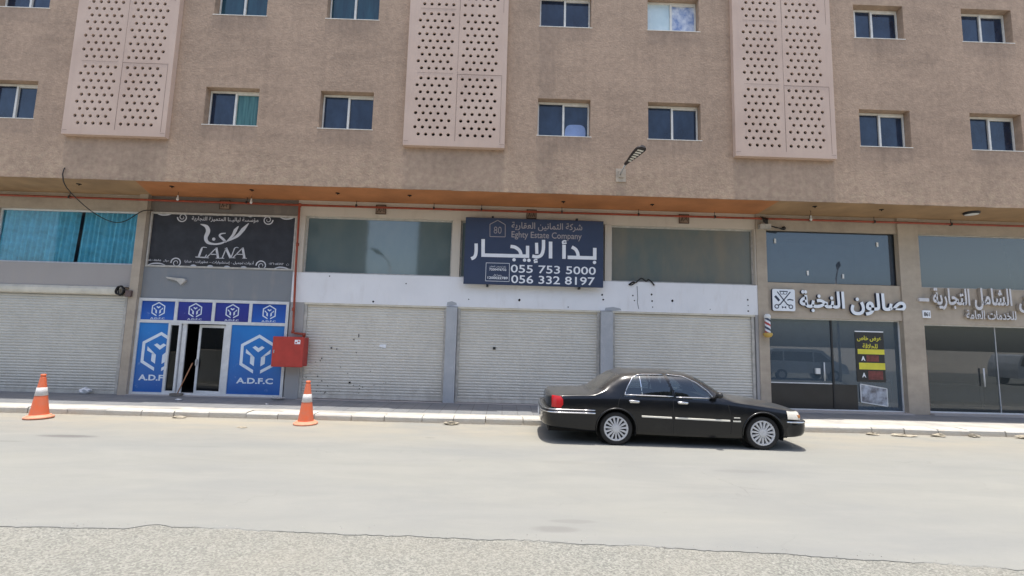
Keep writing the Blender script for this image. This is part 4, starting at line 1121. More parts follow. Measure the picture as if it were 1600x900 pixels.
# soffit fittings
for x, y in ((-12.2, 12.9), (-9.55, 12.85), (-7.35, 12.95), (-4.92, 13.0), (-2.85, 13.0), (1.62, 13.15), (4.24, 13.15), (8.87, 12.85), (10.9, 12.95)):
    mb = MB(); mb.cyl((x, y, ZS-.012), (x, y, ZS-.001), .06, n=14); mb.cyl((x, y, ZS-.05), (x+.02, y, ZS-.01), .012, n=6)
    where = {-12.2: 'leftmost, over the turquoise curtains', -9.55: 'over the left half of the black banner', -7.35: 'over the right half of the black banner', -4.92: 'left of the window number plate', -2.85: 'between the left window plate and the navy sign', 1.62: 'above the right half of the navy sign', 4.24: 'left of the plate over the dusty window', 8.87: 'on the tan soffit over the salon logo', 10.9: 'on the tan soffit over the salon letters'}[x]
    tagged(mb, 'spotlight', 'hole', 'small dark burnt-out spotlight in the soffit, '+where, 'light fitting', (x, y, ZS), 'spotlights along the soffit')
for x, y, w in ((-9.75, 13.4, 'left'), (-7.65, 13.5, 'right')):
    mb = MB(); mb.cyl((x, y, 5.97), (x, y, ZS), .006, n=6, mi=1); mb.lathe([(.001, -.16), (.03, -.14), (.036, -.11), (.025, -.07), (.018, -.05), (.018, 0)], (x, y, 6.0), 12)
    tagged(mb, 'hanging_bulb', ['bulb', 'black'], 'bare white bulb hanging in front of the wall above the %s of the banner' % w, 'bulb', (x, y, ZS))
mb = MB(); mb.cyl((9.05, 13.3, 5.9), (9.05, 13.3, ZS), .006, n=6, mi=1); mb.lathe([(.001, -.16), (.03, -.14), (.036, -.11), (.025, -.07), (.018, -.05), (.018, 0)], (9.05, 13.3, 5.95), 12)
tagged(mb, 'hanging_bulb', ['bulb', 'black'], 'bare white bulb hanging under the tan soffit in front of the salon', 'bulb', (9.05, 13.3, ZS))
mb = MB(); mb.lathe([(0, -.07), (.16, -.07), (.19, -.04), (.19, 0)], (13.57, 12.95, ZS), 24, [1, 0, 0])
tagged(mb, 'ceiling_lamp', ['black', 'bulb'], 'round surface lamp with white face under the tan soffit at the right', 'lamp', (13.57, 12.95, ZS))
# cables
def smooth_pts(P, n=8):
    P = [Vector(p) for p in P]; o = []
    for i in range(len(P)-1):
        p0, p1, p2, p3 = P[max(i-1, 0)], P[i], P[i+1], P[min(i+2, len(P)-1)]
        for t in range(n):
            t /= n; o.append(.5*((2*p1)+(p2-p0)*t+(2*p0-5*p1+4*p2-p3)*t*t+(-p0+3*p1-3*p2+p3)*t**3))
    o.append(P[-1]); return o
mb = MB(); mb.tube(smooth_pts([(-12.15, 12.38, 6.38), (-12.15, 12.36, 6.15), (-12.13, 12.5, 5.85), (-11.95, 12.9, 5.46), (-11.72, 13.2, 5.22), (-11.47, 13.4, 5.13), (-11.25, 13.5, 5.22), (-11.1, 13.65, 5.45), (-10.95, 13.7, 5.58), (-10.72, 13.75, 5.62)]), .013, 7)
tagged(mb, 'hanging_cable', 'cable', 'loose black cable drooping in a loop in front of the turquoise window', 'cable', (-12.15, 12.38, 6.3))
mb = MB(); c = Vector((-11.36, YS-.1, 3.16))
for k in range(5):
    r = .10+.012*(k % 3); mb.tube([(c.x+r*math.cos(t*.4189)+.012*math.sin(k*2+t), c.y-.02*k, c.z+r*1.15*math.sin(t*.4189)) for t in range(15)], .014, 6, closed=True)
mb.tube(smooth_pts([(c.x+.1, c.y-.03, c.z+.02), (c.x+.22, c.y-.03, c.z+.0), (c.x+.25, c.y+.02, c.z-.2), (-11.16, YS-.02, 2.6), (-11.17, YS-.02, 1.6), (-11.15, YS-.02, .7), (-11.12, YS-.02, .2)]), .017, 6)
tagged(mb, 'cable_coil', 'cable', 'coil of black cable beside the grey shutter with its tail running down', 'cable', tuple(c))
mb = MB(); mb.box(-11.17, -11.0, YS-.2, YS-.125, 2.98, 3.17, c=.01)
tagged(mb, 'junction_box', simple('brown_box', (.12, .08, .07), .6), 'small brown junction box below the cable coil on the pillar', 'box', (-11.1, YS-.13, 3.0))
mb = MB(); mb.box(7.72, 8.05, YS-.2, YS-.06, 5.62, 5.75, 1)
for k in range(6):
    mb.tube(smooth_pts([(7.75+.05*k, YS-.16, 6.0-.01*k), (7.8+.03*k, YS-.2, 5.9), (7.85+.02*k, YS-.19, 5.8+.02*(k % 2)), (8.0, YS-.17, 5.72), (8.25, YS-.12-.01*k, 5.66), (8.45, YS-.1, 5.66-.01*k)]), .012, 6)
mb.lathe([(.001, -.03), (.06, -.02), (.065, 0), (.001, .03)], (8.5, YS-.1, 5.66), 12, axis='y')
tagged(mb, 'cable_bundle', ['cable', 'alu_dirty'], 'tangle of black cables and a small box at the top of the salon pillar', 'cable', (7.9, YS-.1, 5.7))
mb = MB(); mb.tube(smooth_pts([(3.75, YS-.05, 3.80), (3.85, YS-.06, 3.86), (3.95, YS-.06, 3.86), (4.1, YS-.06, 3.98), (4.25, YS-.06, 3.9), (4.33, YS-.06, 3.95), (4.45, YS-.06, 3.84), (4.5, YS-.05, 3.78)]), .022, 6)
mb.tube(smooth_pts([(3.72, YS-.05, 3.79), (3.8, YS-.08, 3.77), (3.92, YS-.07, 3.85)]), .02, 6)
tagged(mb, 'wire_scrap', 'cable', 'scrap of dark twisted wire on the white band under the dusty window', 'wire', (4.1, YS-.05, 3.8))
# broken bracket left on the grey wall above the blue shopfront
mb = MB(); mb.prism([(-10.15, 3.62), (-9.6, 3.58), (-9.55, 3.52), (-9.68, 3.38), (-9.8, 3.5), (-10.1, 3.57)], YS-.05, YS+.03)
tagged(mb, 'broken_bracket', 'alu_dirty', 'bent pale metal scrap fixed to the grey wall below the black banner', 'bracket', (-9.8, YS, 3.5))

# barber pole
BP = thing('barber_pole', 'short barber pole with red white and blue spiral and brass foot', 'barber pole', (7.85, YS-.18, 2.3))
cx, cy = 7.85, YS-.18
mb = MB(); mb.lathe([(0, .70), (.05, .70), (.085, .66), (.095, .60), (.085, .575)], (cx, cy, 2.3), 20); mb.build('cap', 'bulb', BP)
mb = MB(); mb.lathe([(.085, .14), (.125, .13), (.13, .08), (.10, .03), (.05, 0), (0, 0)], (cx, cy, 2.3), 20); mb.build('foot', 'gold', BP)
def mk_barber():
    n = NT('barber_stripes'); x, y, z = n.xyz()
    at = n.math('ARCTAN2', n.math('SUBTRACT', y, 0), x)
    u = n.math('FRACT', n.math('ADD', n.math('MULTIPLY', at, .15915), n.math('MULTIPLY', z, 3.6)), 0)
    r = n.math('LESS_THAN', u, .25); bl = n.math('MULTIPLY', n.math('GREATER_THAN', u, .5), n.math('LESS_THAN', u, .75))
    return n.fin(n.mix(bl, n.mix(r, (.72, .74, .78), (.42, .05, .05)), (.03, .045, .09)), .3)
mb = MB(); mb.lathe([(.078, .575), (.078, .14)], (cx, cy, 2.3), 24); mb.build('striped_cylinder', mk_barber(), BP)
mb = MB(); mb.box(cx-.03, cx+.03, cy+.07, YS-.05, 2.36, 2.42); mb.box(cx-.03, cx+.03, cy+.07, YS-.05, 2.88, 2.94); mb.build('bracket', 'steel', BP)

# posters and furniture behind the salon and office glass
mb = MB(); py = YS+.118
mb.box(10.70, 11.58, py, py+.006, 1.05, 2.55, 0); mb.box(10.70, 11.58, py-.003, py+.006, 2.55, 2.58, 2)
mb.box(10.76, 11.58, py-.002, py, 1.88, 2.03, 1); mb.box(10.78, 11.58, py-.002, py, 1.42, 1.62, 1)
mb.text('عرض خاص', (10.76, 11.5, 2.26, 2.44), py-.003, .003, 1, bold=.02, arabic=True); mb.text('للحلاقة', (10.92, 11.38, 2.06, 2.2), py-.003, .003, 1, bold=.02, arabic=True)
for z in (1.68, 1.18): mb.text('A', (10.86, 10.98, z, z+.14), py-.003, .003, 2, bold=.03)
mb.box(11.02, 11.4, py-.002, py, 1.66, 1.85, 3); mb.box(11.05, 11.5, py-.002, py, 1.12, 1.38, 3)
tagged(mb, 'poster', ['poster_black', 'poster_yellow', 'sign_white', 'poster_red'], 'tall black poster with yellow Arabic offer text inside the salon glass', 'poster', (11.1, py, 1.0))
mb = MB(); mb.prism([(10.78, .45), (11.58, .34), (11.58, .86), (10.78, .98)], py-.012, py-.006, 0); 
for a, c in (((10.78, .45), (11.58, .34)), ((11.58, .34), (11.58, .86)), ((11.58, .86), (10.78, .98)), ((10.78, .98), (10.78, .45))): mb.ribbon([a, c], .03, py-.016, py-.006, 1)
tagged(mb, 'picture_print', ['poster_photo', 'alu'], 'white bordered photo print leaning at the foot of the black poster', 'picture', (11.2, py, .34))
mb = MB(); mb.box(8.0, 10.55, YS+.5, YS+1.0, .18, .95, 0); mb.box(7.98, 9.9, YS+.45, YS+1.05, .95, .985, 1)
tagged(mb, 'counter', ['black', 'sign_white'], 'low black counter with white top edge inside the salon', 'counter', (9.2, YS+.7, .18))
mb = MB(); mb.box(11.5, 12.05, YS+.5, YS+1.0, .18, 1.05, 0); mb.box(11.45, 12.05, YS+.45, YS+1.05, 1.05, 1.08, 1)
tagged(mb, 'side_table', ['black', 'alu_dirty'], 'dark side cabinet in the right corner of the salon', 'cabinet', (11.8, YS+.7, .18))
mb = MB(); mb.box(12.9, 13.35, YS+.6, YS+1.1, .19, 1.9, 0); mb.box(12.92, 13.12, YS+.585, YS+.6, .24, 1.86, 0); mb.box(13.14, 13.33, YS+.585, YS+.6, .24, 1.86, 0)
tagged(mb, 'cupboard', 'cabinet_red', 'tall brown red cupboard inside the office front', 'cupboard', (13.1, YS+.8, .19))
mb = MB(); mb.box(13.7, 16.2, YS+1.6, YS+2.3, .85, .92, 0); mb.box(13.75, 13.85, YS+1.65, YS+2.25, .19, .85, 0); mb.box(16.05, 16.15, YS+1.65, YS+2.25, .19, .85, 0); mb.box(13.85, 16.05, YS+1.7, YS+1.74, .35, .85, 0)
tagged(mb, 'desk', 'inner_dark', 'long dark desk inside the office front', 'desk', (14.9, YS+2, .19))
# broom and litter
BR = thing('broom', 'broom with a pale wooden stick leaning in the open dark doorway', 'broom', (-9.4, YS-.05, .17))
mb = MB(); mb.cyl((-9.42, YS-.10, .20), (-9.14, YS+.02, 1.10), .016, n=8); mb.build('stick', 'wood', BR)
mb = MB(); mb.box(-9.6, -9.26, YS-.16, YS-.06, .165, .23); mb.build('brush', 'darkgrey', BR)
def crumple(name, c, s, label, cat, mat='litter'):
    mb = MB(); n, m = 9, 5; v = []
    for j in range(m+1):
        for i in range(n):
            a = 2*math.pi*i/n; p = math.pi*j/m; k = random.uniform(.6, 1.15)
            v.append((c[0]+s[0]*k*math.sin(p)*math.cos(a), c[1]+s[1]*k*math.sin(p)*math.sin(a), c[2]+s[2]*(1+math.cos(p))*.5*k))
    f = [(j*n+i, j*n+(i+1) % n, (j+1)*n+(i+1) % n, (j+1)*n+i) for j in range(m) for i in range(n)]
    mb.raw(v, f); tagged(mb, name, mat, label, cat, c)
crumple('plastic_bag', (-12.05, YS-.1, .145), (.19, .09, .19), 'crumpled white plastic bag at the foot of the grey shutter', 'litter')
crumple('paper_scrap', (-8.85, 13.0, PZ-.004), (.10, .06, .04), 'white paper scrap on the paving before the open doorway', 'litter')
crumple('paper_scrap', (-6.25, 12.6, PZ-.004), (.05, .04, .03), 'tiny bluish scrap on the paving behind the right traffic cone', 'litter')
crumple('rubble', (-6.4, 13.5, PZ-.004), (.22, .12, .10), 'small heap of grey rubble at the foot of the red cabinet pillar', 'rubble', 'greypillar')
crumple('stone', (-5.6, 10.3, -.005), (.12, .07, .03), 'pale broken stone lying on the road before the right cone', 'stone', 'fragment')
crumple('stone', (9.6, 11.15, -.005), (.35, .12, .06), 'low sandy lump against the kerb right of the car', 'stone', 'fragment')

for k, (x, y, sx, where) in enumerate(((8.9, 11.22, .16, 'nearest the front of the car'), (10.5, 11.2, .22, 'right of the low sandy lump'), (11.4, 11.24, .15, 'second from the right end'), (12.6, 11.2, .25, 'the long one farthest right'), (-1.2, 11.2, .2, 'between the right cone and the car'), (-7.6, 11.24, .17, 'between the two cones'))):
    crumple('kerb_fragment', (x, y, -.004), (sx, .09, random.uniform(.05, .09)), 'broken piece of pale kerb at the road edge, '+where, 'rubble', 'fragment')
# air conditioner above the frame, its shadow runs down the wall
AC = thing('air_conditioner', 'boxy outdoor air conditioner unit high on the brown wall', 'air conditioner', (1.0, YF, 12.9))
mb = MB(); mb.box(.78, 1.24, YF-.38, YF-.03, 12.9, 13.5, c=.02); mb.build('casing', 'ac_body', AC)
mb = MB(); mb.box(.8, .84, YF-.4, YF, 12.84, 12.9); mb.box(1.18, 1.22, YF-.4, YF, 12.84, 12.9); mb.build('bracket', 'steel', AC)

# ------------------------------------------------------------------ traffic cones
def cone(loc, label):
    t = thing('traffic_cone', label, 'traffic cone', loc, 'traffic cones along the kerb')
    x, y, z = loc; mb = MB(); Rr = lambda h: .182-.134*(h/.93)
    mb.lathe([(Rr(.06), .06), (Rr(.50), .50)], loc, 28); mb.lathe([(Rr(.68), .68), (Rr(.90), .90)], loc, 28)
    mb.lathe([(Rr(.9), .90), (.046, .905), (.046, .93), (.05, .94), (.05, .965), (.035, .975), (.02, .965), (.02, .9)], loc, 20)
    mb.build('cone_body', 'cone', t)
    q = MB(); q.lathe([(Rr(.50), .50), (Rr(.5)+.004, .502), (Rr(.68)+.004, .678), (Rr(.68), .68)], loc, 28); q.build('reflective_band', 'cone_band', t)
    q = MB(); q.lathe([(0, .0), (.25, .0), (.262, .012), (.262, .032), (.25, .045), (.212, .056), (.204, .078), (.186, .084), (.17, .06)], loc, 28); q.build('base', 'cone_base', t)
    return t
c0 = cone((-10.40, 10.78, .001), 'faded orange traffic cone with a wide white band, leftmost, before the grey shutter')
c1 = copy_tree(c0, (-4.47, 10.85, .001), label='orange traffic cone with a white band standing before the dented beige shutter')
c1.rotation_euler = (R(.6), R(-.5), R(40)); c0.rotation_euler = (0, R(-1.2), 0); c0.location.z = .006

# ------------------------------------------------------------------ the black saloon car

CA = R(-2.2); CUX = Vector((math.cos(CA), math.sin(CA), 0)); CVX = Vector((-math.sin(CA), math.cos(CA), 0))
CO = Vector((2.303, 9.50, 0)) + CVX*.92
def cw(p): return CO + CUX*p[0] + CVX*p[1] + Vector((0, 0, p[2]))
def interp(keys, x):
    if x <= keys[0][0]: return keys[0][1]
    if x >= keys[-1][0]: return keys[-1][1]
    for k in range(len(keys)-1):
        (x0, y0_), (x1, y1_) = keys[k], keys[k+1]
        if x0 <= x <= x1:
            h = x1-x0; t = (x-x0)/h
            def tan(j):
                if j <= 0: return (keys[1][1]-keys[0][1])/(keys[1][0]-keys[0][0])
                if j >= len(keys)-1: return (keys[-1][1]-keys[-2][1])/(keys[-1][0]-keys[-2][0])
                return (keys[j+1][1]-keys[j-1][1])/(keys[j+1][0]-keys[j-1][0])
            m0, m1 = tan(k)*h, tan(k+1)*h
            return (2*t**3-3*t*t+1)*y0_+(t**3-2*t*t+t)*m0+(-2*t**3+3*t*t)*y1_+(t**3-t*t)*m1
KT = [(-1.40, .90), (-1.375, .95), (-1.31, .982), (-1.1, .998), (-.8, 1.005), (-.56, 1.012), (-.46, 1.06), (-.37, 1.125), (-.14, 1.285), (.1, 1.408), (.41, 1.45), (.8, 1.465), (1.19, 1.461), (1.54, 1.435), (1.82, 1.348), (2.05, 1.215), (2.30, 1.06), (2.41, .99), (2.54, .965), (2.97, .922), (3.35, .862), (3.62, .81), (3.75, .765), (3.80, .72)]
KS = [(-1.40, .865), (-1.33, .905), (-1.15, .93), (-.8, .948), (-.3, .96), (.3, .962), (1.1, .955), (1.9, .93), (2.4, .89), (2.9, .832), (3.3, .782), (3.64, .738), (3.80, .665)]
KB = [(-1.47, .45), (-1.3, .40), (-.45, .28), (.4, .225), (2.5, .205), (3.3, .25), (3.64, .30), (3.80, .38)]
KL = [(0, .925), (.1, .962), (.28, .985), (.5, 1.0), (.75, .994), (.9, .978), (1, .952)]
def Wd(u):
    if u < -1.06: t = (-1.06-u)/.36; return .985*(1-t**2.8)**(1/2.8)
    if u > 3.46: t = (u-3.46)/.36; return .985*(1-t**2.8)**(1/2.8)
    return .985
sst = lambda a, b_, x: (lambda t: t*t*(3-2*t))(max(0, min(1, (x-a)/(b_-a))))
NLO, NUP = 30, 34
def section(u):
    w, zb, zs, zt = Wd(u), interp(KB, u), interp(KS, u), interp(KT, u)
    pts = []
    for i in range(NLO):
        q = i/NLO; pts.append((u, w*interp(KL, q), zb+(zs-zb)*q))
    g = sst(.07, .3, zt-zs); n = 2.1+3.4*g; tum = .17*g; ys = .952*w
    for i in range(NUP+1):
        th = math.pi/2*i/NUP
        cy = max(0, math.cos(th))**(2/n); sz = max(0, math.sin(th))**(2/n)
        y = ys*cy*(1-tum*sz); z = zs+(zt-zs)*sz
        am = .13*sst(.5, -.2, u) - .15*sst(1.35, 1.9, u) if True else 0
        sh = am*(y/ys)**2*max(0, min(1, (z-zs)/.12))*sst(.03, .12, zt-zs)
        pts.append((u+sh, y, z))
    return pts
def sst_rev(a, b_, x): return 1-sst(b_, a, x)
US = []
u = -1.40
while u < 3.801: US.append(min(u, 3.80)); u += .0125
SEC = [section(q) for q in US]
NP = NLO+NUP+1
WR, WF, WZ = 0.0, 2.915, .325
P_REAR = [(.17, 1.0), (.25, 1.17), (.36, 1.335), (.47, 1.388), (.60, 1.402), (1.0, 1.41), (1.15, .99)]
P_FRONT = [(1.075, 1.41), (1.40, 1.385), (1.65, 1.272), (1.87, 1.11), (1.94, 1.02), (1.95, .98), (1.2, .98)]
def inpoly(p, poly):
    c = False; n = len(poly)
    for i in range(n):
        a, b_ = poly[i], poly[i-1]
        if (a[1] > p[1]) != (b_[1] > p[1]) and p[0] < (b_[0]-a[0])*(p[1]-a[1])/(b_[1]-a[1])+a[0]: c = not c
    return c
def classify(c, j, uc):
    u, y, z = c
    if j < NLO:
        if math.hypot(u-WR, z-WZ) < .40 or math.hypot(u-WF, z-WZ) < .405: return None
        if -1.30 < u < -1.125+.055*math.sin((z-.7)/.24*3.14) and .715 < z and y > .42: return 'tail'
        if u > 3.385 and .61 < z and y > .40: return 'head'
        if .02 < u < 1.13 and z > .27: return 'rear_door'
        if 1.145 < u < 2.27 and z > .25: return 'front_door'
        return 'body'
    th = (j-NLO)/NUP*90
    if -1.29 < u < -1.085 and y > .55 and z < .935 and th < 62: return 'tail'
    if u > 3.40 and z < .765 and y > .42 and th < 40: return 'head'
    if th < 60:
        if inpoly((u, z), P_REAR): return 'rear_glass'
        if inpoly((u, z), P_FRONT): return 'front_glass'
    if th > 46:
        if -.475 < uc < .05: return 'backlight'
        if 1.72 < uc < 2.37: return 'windshield'
    if th < 30 and z < 1.0:
        if .1 < u < 1.13: return 'rear_door'
        if 1.145 < u < 2.1: return 'front_door'
    return 'body'
PARTS = {}
for i in range(len(US)-1):
    for j in range(NP-1):
        q = [SEC[i][j], SEC[i+1][j], SEC[i+1][j+1], SEC[i][j+1]]
        c = [sum(p[k] for p in q)/4 for k in range(3)]
        k = classify(c, j, (US[i]+US[i+1])/2)
        if k is None: continue
        PARTS.setdefault(k, []).append((i, j))
def part_mb(keys, side, off=0.0, mi=0):
    mb = MB(); idx = {}
    for k in keys:
        for i, j in PARTS.get(k, []):
            f = []
            for a, b_ in ((i, j), (i+1, j), (i+1, j+1), (i, j+1)):
                if (a, b_) not in idx:
                    p = SEC[a][b_]; idx[(a, b_)] = len(mb.v)
                    mb.v.append((p[0], side*p[1], p[2]))
                f.append(idx[(a, b_)])
            mb.f.append(tuple(f) if side < 0 else tuple(f[::-1])); mb.mi.append(mi); mb.sm.append(True)
    if off:
        mb.v = [(p[0], p[1]+side*off, p[2]+off*.3) for p in mb.v]
    return mb
car = thing('saloon_car', 'black long four door saloon car with silver multi spoke wheels parked along the kerb', 'car', tuple(cw((1.3, 0, 0))))
def cb(mb, name, mats, parent=car): return mb.xform(cw).build(name, mats, parent)
body = MB()
for sd in (-1, 1):
    q = part_mb(['body'], sd); body.raw(q.v, q.f, 0, True)
for sec, fl in ((SEC[0], False), (SEC[-1], True)):
    ring = [(p[0], -p[1], p[2]) for p in sec] + [(p[0], p[1], p[2]) for p in reversed(sec)]
    body.face(ring if fl else ring[::-1], 0)
# wheel-arch lips
for sd in (-1, 1):
    for wc, rr in ((WR, .402), (WF, .407)):
        pts = []
        for k in range(31):
            a = R(-12+204*k/30); z = WZ+rr*math.sin(a); uu = wc+rr*math.cos(a)
            zb, zs = interp(KB, uu), interp(KS, uu); qf = max(0, min(1, (z-zb)/(zs-zb)))
            pts.append((uu, sd*(Wd(uu)*interp(KL, qf)+.002), max(z, .24)))
        body.tube(pts, .016, 6)
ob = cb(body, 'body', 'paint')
und = MB(); und.box(-1.35, 3.5, -.74, .74, .21, .55)
for sd in (-1, 1):
    for wc, rr in ((WR, .40), (WF, .405)):
        ya, yb2 = sd*.74, sd*.955
        for k in range(24):
            a0, a1 = R(-20+220*k/24), R(-20+220*(k+1)/24)
            und.face([(wc+rr*math.cos(a0), ya, WZ+rr*math.sin(a0)), (wc+rr*math.cos(a1), ya, WZ+rr*math.sin(a1)), (wc+rr*math.cos(a1), yb2, WZ+rr*math.sin(a1)), (wc+rr*math.cos(a0), yb2, WZ+rr*math.sin(a0))])
        und.face([(wc+rr*math.cos(R(15*k)), sd*.75, WZ+rr*math.sin(R(15*k))) for k in range(24)])
cb(und, 'underbody', 'car_under')
for uu, yy, ww in ((1.35, -.42, .25), (1.35, .42, .25), (.32, 0, .66)):
    st = MB(); n_ = 10
    st.box(uu-.05, uu+.5, yy-ww, yy+ww, .5, .72)
    v = []
    for k in range(n_+1):
        t = k/n_; th_ = .10*(1-.5*t)
        for a, b_ in ((-th_, -1), (th_, -1), (th_, 1), (-th_, 1)): v.append((uu-.02-.18*t+a, yy+b_*ww*(1-.12*t*t), .7+.5*t))
    f = [(k*4+i_, k*4+(i_+1) % 4, k*4+4+(i_+1) % 4, k*4+4+i_) for k in range(n_) for i_ in range(4)]+[(n_*4, n_*4+1, n_*4+2, n_*4+3)]
    st.raw(v, f)
    if ww < .5: st.box(uu-.26, uu-.15, yy-.13, yy+.13, 1.19, 1.32)
    cb(st, 'seat', 'seat_cloth')
st = MB(); st.box(2.05, 2.35, -.75, .75, .6, .93); cb(st, 'dashboard', 'seat_cloth')
st = MB()
q = [(1.62, 1.24), (1.70, 1.21), (1.80, 1.12), (1.94, 1.04), (1.95, 1.0), (1.84, 1.01), (1.74, 1.06), (1.64, 1.16)]
st.prism(q, -.70, -.69); cb(st, 'sunshade', 'shade_blue')
side_y = {}
def ysurf(u, z):
    best, by = 9, .9
    i0 = max(0, min(len(SEC)-1, int((u+1.40)/.0125)))
    for i in range(max(0, i0-14), min(len(SEC), i0+15)):
        for p in SEC[i][:NLO+24]:
            d_ = (p[0]-u)**2+(p[2]-z)**2
            if d_ < best: best, by = d_, p[1]
    return by
def along(poly, off=.004, n=6):
    out = []
    for i in range(len(poly)-1):
        for t in range(n):
            a, b_ = poly[i], poly[i+1]; uu = a[0]+(b_[0]-a[0])*t/n; zz = a[1]+(b_[1]-a[1])*t/n
            out.append((uu, ysurf(uu, zz)+off, zz))
    uu, zz = poly[-1]; out.append((uu, ysurf(uu, zz)+off, zz)); return out
for sd in (-1, 1):
    sg = lambda pts: [(p[0], sd*p[1], p[2]) for p in pts]
    for key, gl, poly, hu in (('rear_door', 'rear_glass', P_REAR, .36), ('front_door', 'front_glass', P_FRONT, 1.33)):
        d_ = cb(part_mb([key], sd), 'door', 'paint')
        cb(part_mb([gl], sd), 'side_window', 'glass_car', d_)
        tr = MB(); top = poly[:-1] if key == 'front_door' else poly[:-1]
        tr.tube(sg(along(top)), .0105, 6)
        tr.tube(sg(along([(poly[-1][0], poly[-1][1]), (poly[0][0], poly[0][1])] if key == 'rear_door' else [poly[-1], poly[-2]])), .012, 6)
        if key == 'rear_door': tr.tube(sg(along([(.53, 1.0), (.505, 1.395)])), .011, 6)
        cb(tr, 'window_trim', 'chrome', d_)
        hb = MB(); yh_ = ysurf(hu, .875)
        hb.tube([(hu-.115, sd*(yh_+.004), .885), (hu-.10, sd*(yh_+.028), .888), (hu+.08, sd*(yh_+.028), .878), (hu+.11, sd*(yh_+.004), .872)], [.014, .02, .02, .014], 8)
        hb.box(hu-.09, hu+.09, sd*yh_-.005, sd*yh_+.005, .845, .866)
        cb(hb, 'door_handle', 'chrome', d_)
        st = MB(); u0, u1, za, zb_ = (.50, 1.10, .588, .575) if key == 'rear_door' else (1.165, 2.25, .574, .552)
        ya_, yb_ = ysurf(u0, za), ysurf(u1, zb_)
        st.raw([(u0, sd*(ya_-.01), za-.02), (u1, sd*(yb_-.01), zb_-.02), (u1, sd*(yb_+.014), zb_-.014), (u0, sd*(ya_+.014), za-.014), (u0, sd*(ya_-.01), za+.02), (u1, sd*(yb_-.01), zb_+.02), (u1, sd*(yb_+.014), zb_+.012), (u0, sd*(ya_+.014), za+.012)], [(0, 1, 2, 3), (7, 6, 5, 4), (3, 2, 6, 7), (0, 3, 7, 4), (1, 5, 6, 2)])
        cb(st, 'side_moulding', 'chrome_side', d_)
    st = MB(); ya_ = ysurf(2.36, .55); st.box(2.31, 2.46, sd*ya_-.012, sd*ya_+.012, .535, .56); st.box(2.33, 2.45, sd*ya_-.006, sd*ya_+.006, .605, .625); cb(st, 'fender_badge', 'chrome_side')
    # shut lines
    sl = MB()
    for poly in ([(1.137, .26), (1.137, .6), (1.14, .96)], [(2.275, .26), (2.28, .6), (2.22, .93)], [(.02, .75), (.06, .9), (.12, .98)]): sl.tube(sg(along(poly, -.001)), .0045, 5)
    cb(sl, 'shut_line', 'rim_dark')
    cb(part_mb(['tail'], sd, .006), 'tail_light', 'tail_red'); cb(part_mb(['head'], sd, .006), 'headlight', 'head_lens')
    am = MB(); ya_ = ysurf(3.60, .69); am.box(3.55, 3.65, sd*ya_-.01, sd*ya_+.012, .645, .70); cb(am, 'side_marker', 'amber')
    mi_ = MB(); mi_.raw([], []); 
    mv = [(1.93, .93, .99), (2.03, .93, .985), (2.06, .98, 1.0), (1.94, .98, 1.0)]
    mi_.tube([(2.0, sd*.90, .985), (2.0, sd*1.0, 1.02)], .03, 8)
    mi_.lathe([(0.001, -.09), (.04, -.085), (.06, -.04), (.064, .03), (.05, .075), (.001, .085)], (2.02, sd*1.05, 1.055), 12, axis='y')
    cb(mi_, 'wing_mirror', 'black')
wsh = MB(); bl_ = MB()
for sd in (-1, 1):
    q = part_mb(['windshield'], sd); wsh.raw(q.v, q.f, 0, True); q = part_mb(['backlight'], sd); bl_.raw(q.v, q.f, 0, True)
cb(wsh, 'windscreen', 'glass_car'); cb(bl_, 'rear_screen', 'car_backlight')
# bumpers swept round the ends
def sweep(path, prof, mb, mi=0, zoff=None):
    n = len(path); v = []
    for i in range(n):
        a = path[max(i-1, 0)]; c = path[min(i+1, n-1)]; dx, dy = c[0]-a[0], c[1]-a[1]; l = math.hypot(dx, dy)
        nx, ny = dy/l, -dx/l
        for o_, z in prof: v.append((path[i][0]+nx*o_, path[i][1]+ny*o_, z+(zoff(path[i][0], z) if zoff else 0)))
    m = len(prof); f = [(i*m+j, (i+1)*m+j, (i+1)*m+(j+1) % m, i*m+(j+1) % m) for i in range(n-1) for j in range(m)]
    f += [tuple(range(m))[::-1], tuple((n-1)*m+j for j in range(m))]
    mb.raw(v, f, mi, True)
def endpath(side0, uc, ru, hw_, n=26, ex=2/3.0):
    out = []
    for k in range(n+1):
        a = math.pi*(k/n); c, s_ = math.cos(a), math.sin(a)
        out.append((uc+ru*max(0, s_)**ex, hw_*math.copysign(abs(c)**ex, c)))
    return out
rp = [(-.43, .985), (-.65, .99)] + endpath(0, -1.12, -.385, .99) + [(-.65, -.99), (-.43, -.985)]
fp = [(3.33, -.955)] + [(x, -y) for x, y in endpath(0, 3.50, .40, .985) if abs(y) < .953 or x > 3.34] + [(3.33, .955)]
bprof = [(-.10, .345), (-.02, .335), (.005, .37), (.012, .5), (.022, .56), (.03, .60), (.024, .645), (-.0, .672), (-.10, .69)]
zsl = lambda u, z: (-.075*max(0, (u+1.35)/.9) if z < .4 else 0)
mb = MB(); sweep(rp, bprof, mb, 0, zsl); o = cb(mb, 'rear_bumper', 'paint')
mb = MB(); sweep(rp, [(.02, .605), (.036, .61), (.036, .63), (.02, .635)], mb); sweep(rp, [(.0, .668), (.014, .672), (.008, .685), (-.01, .685)], mb); cb(mb, 'bumper_strip', 'chrome', o)
fprof = [(-.10, .265), (-.03, .255), (-.005, .29), (.012, .40), (.015, .5), (.012, .56), (-.01, .592), (-.10, .605)]
zsf = lambda u, z: (.05*max(0, (u-3.35)/.4) if z < .32 else 0)
mb = MB(); sweep(fp, fprof, mb, 0, zsf); o = cb(mb, 'front_bumper', 'paint')
mb = MB(); sweep(fp, [(.008, .545), (.022, .55), (.022, .572), (.008, .576)], mb); cb(mb, 'bumper_strip', 'chrome', o)
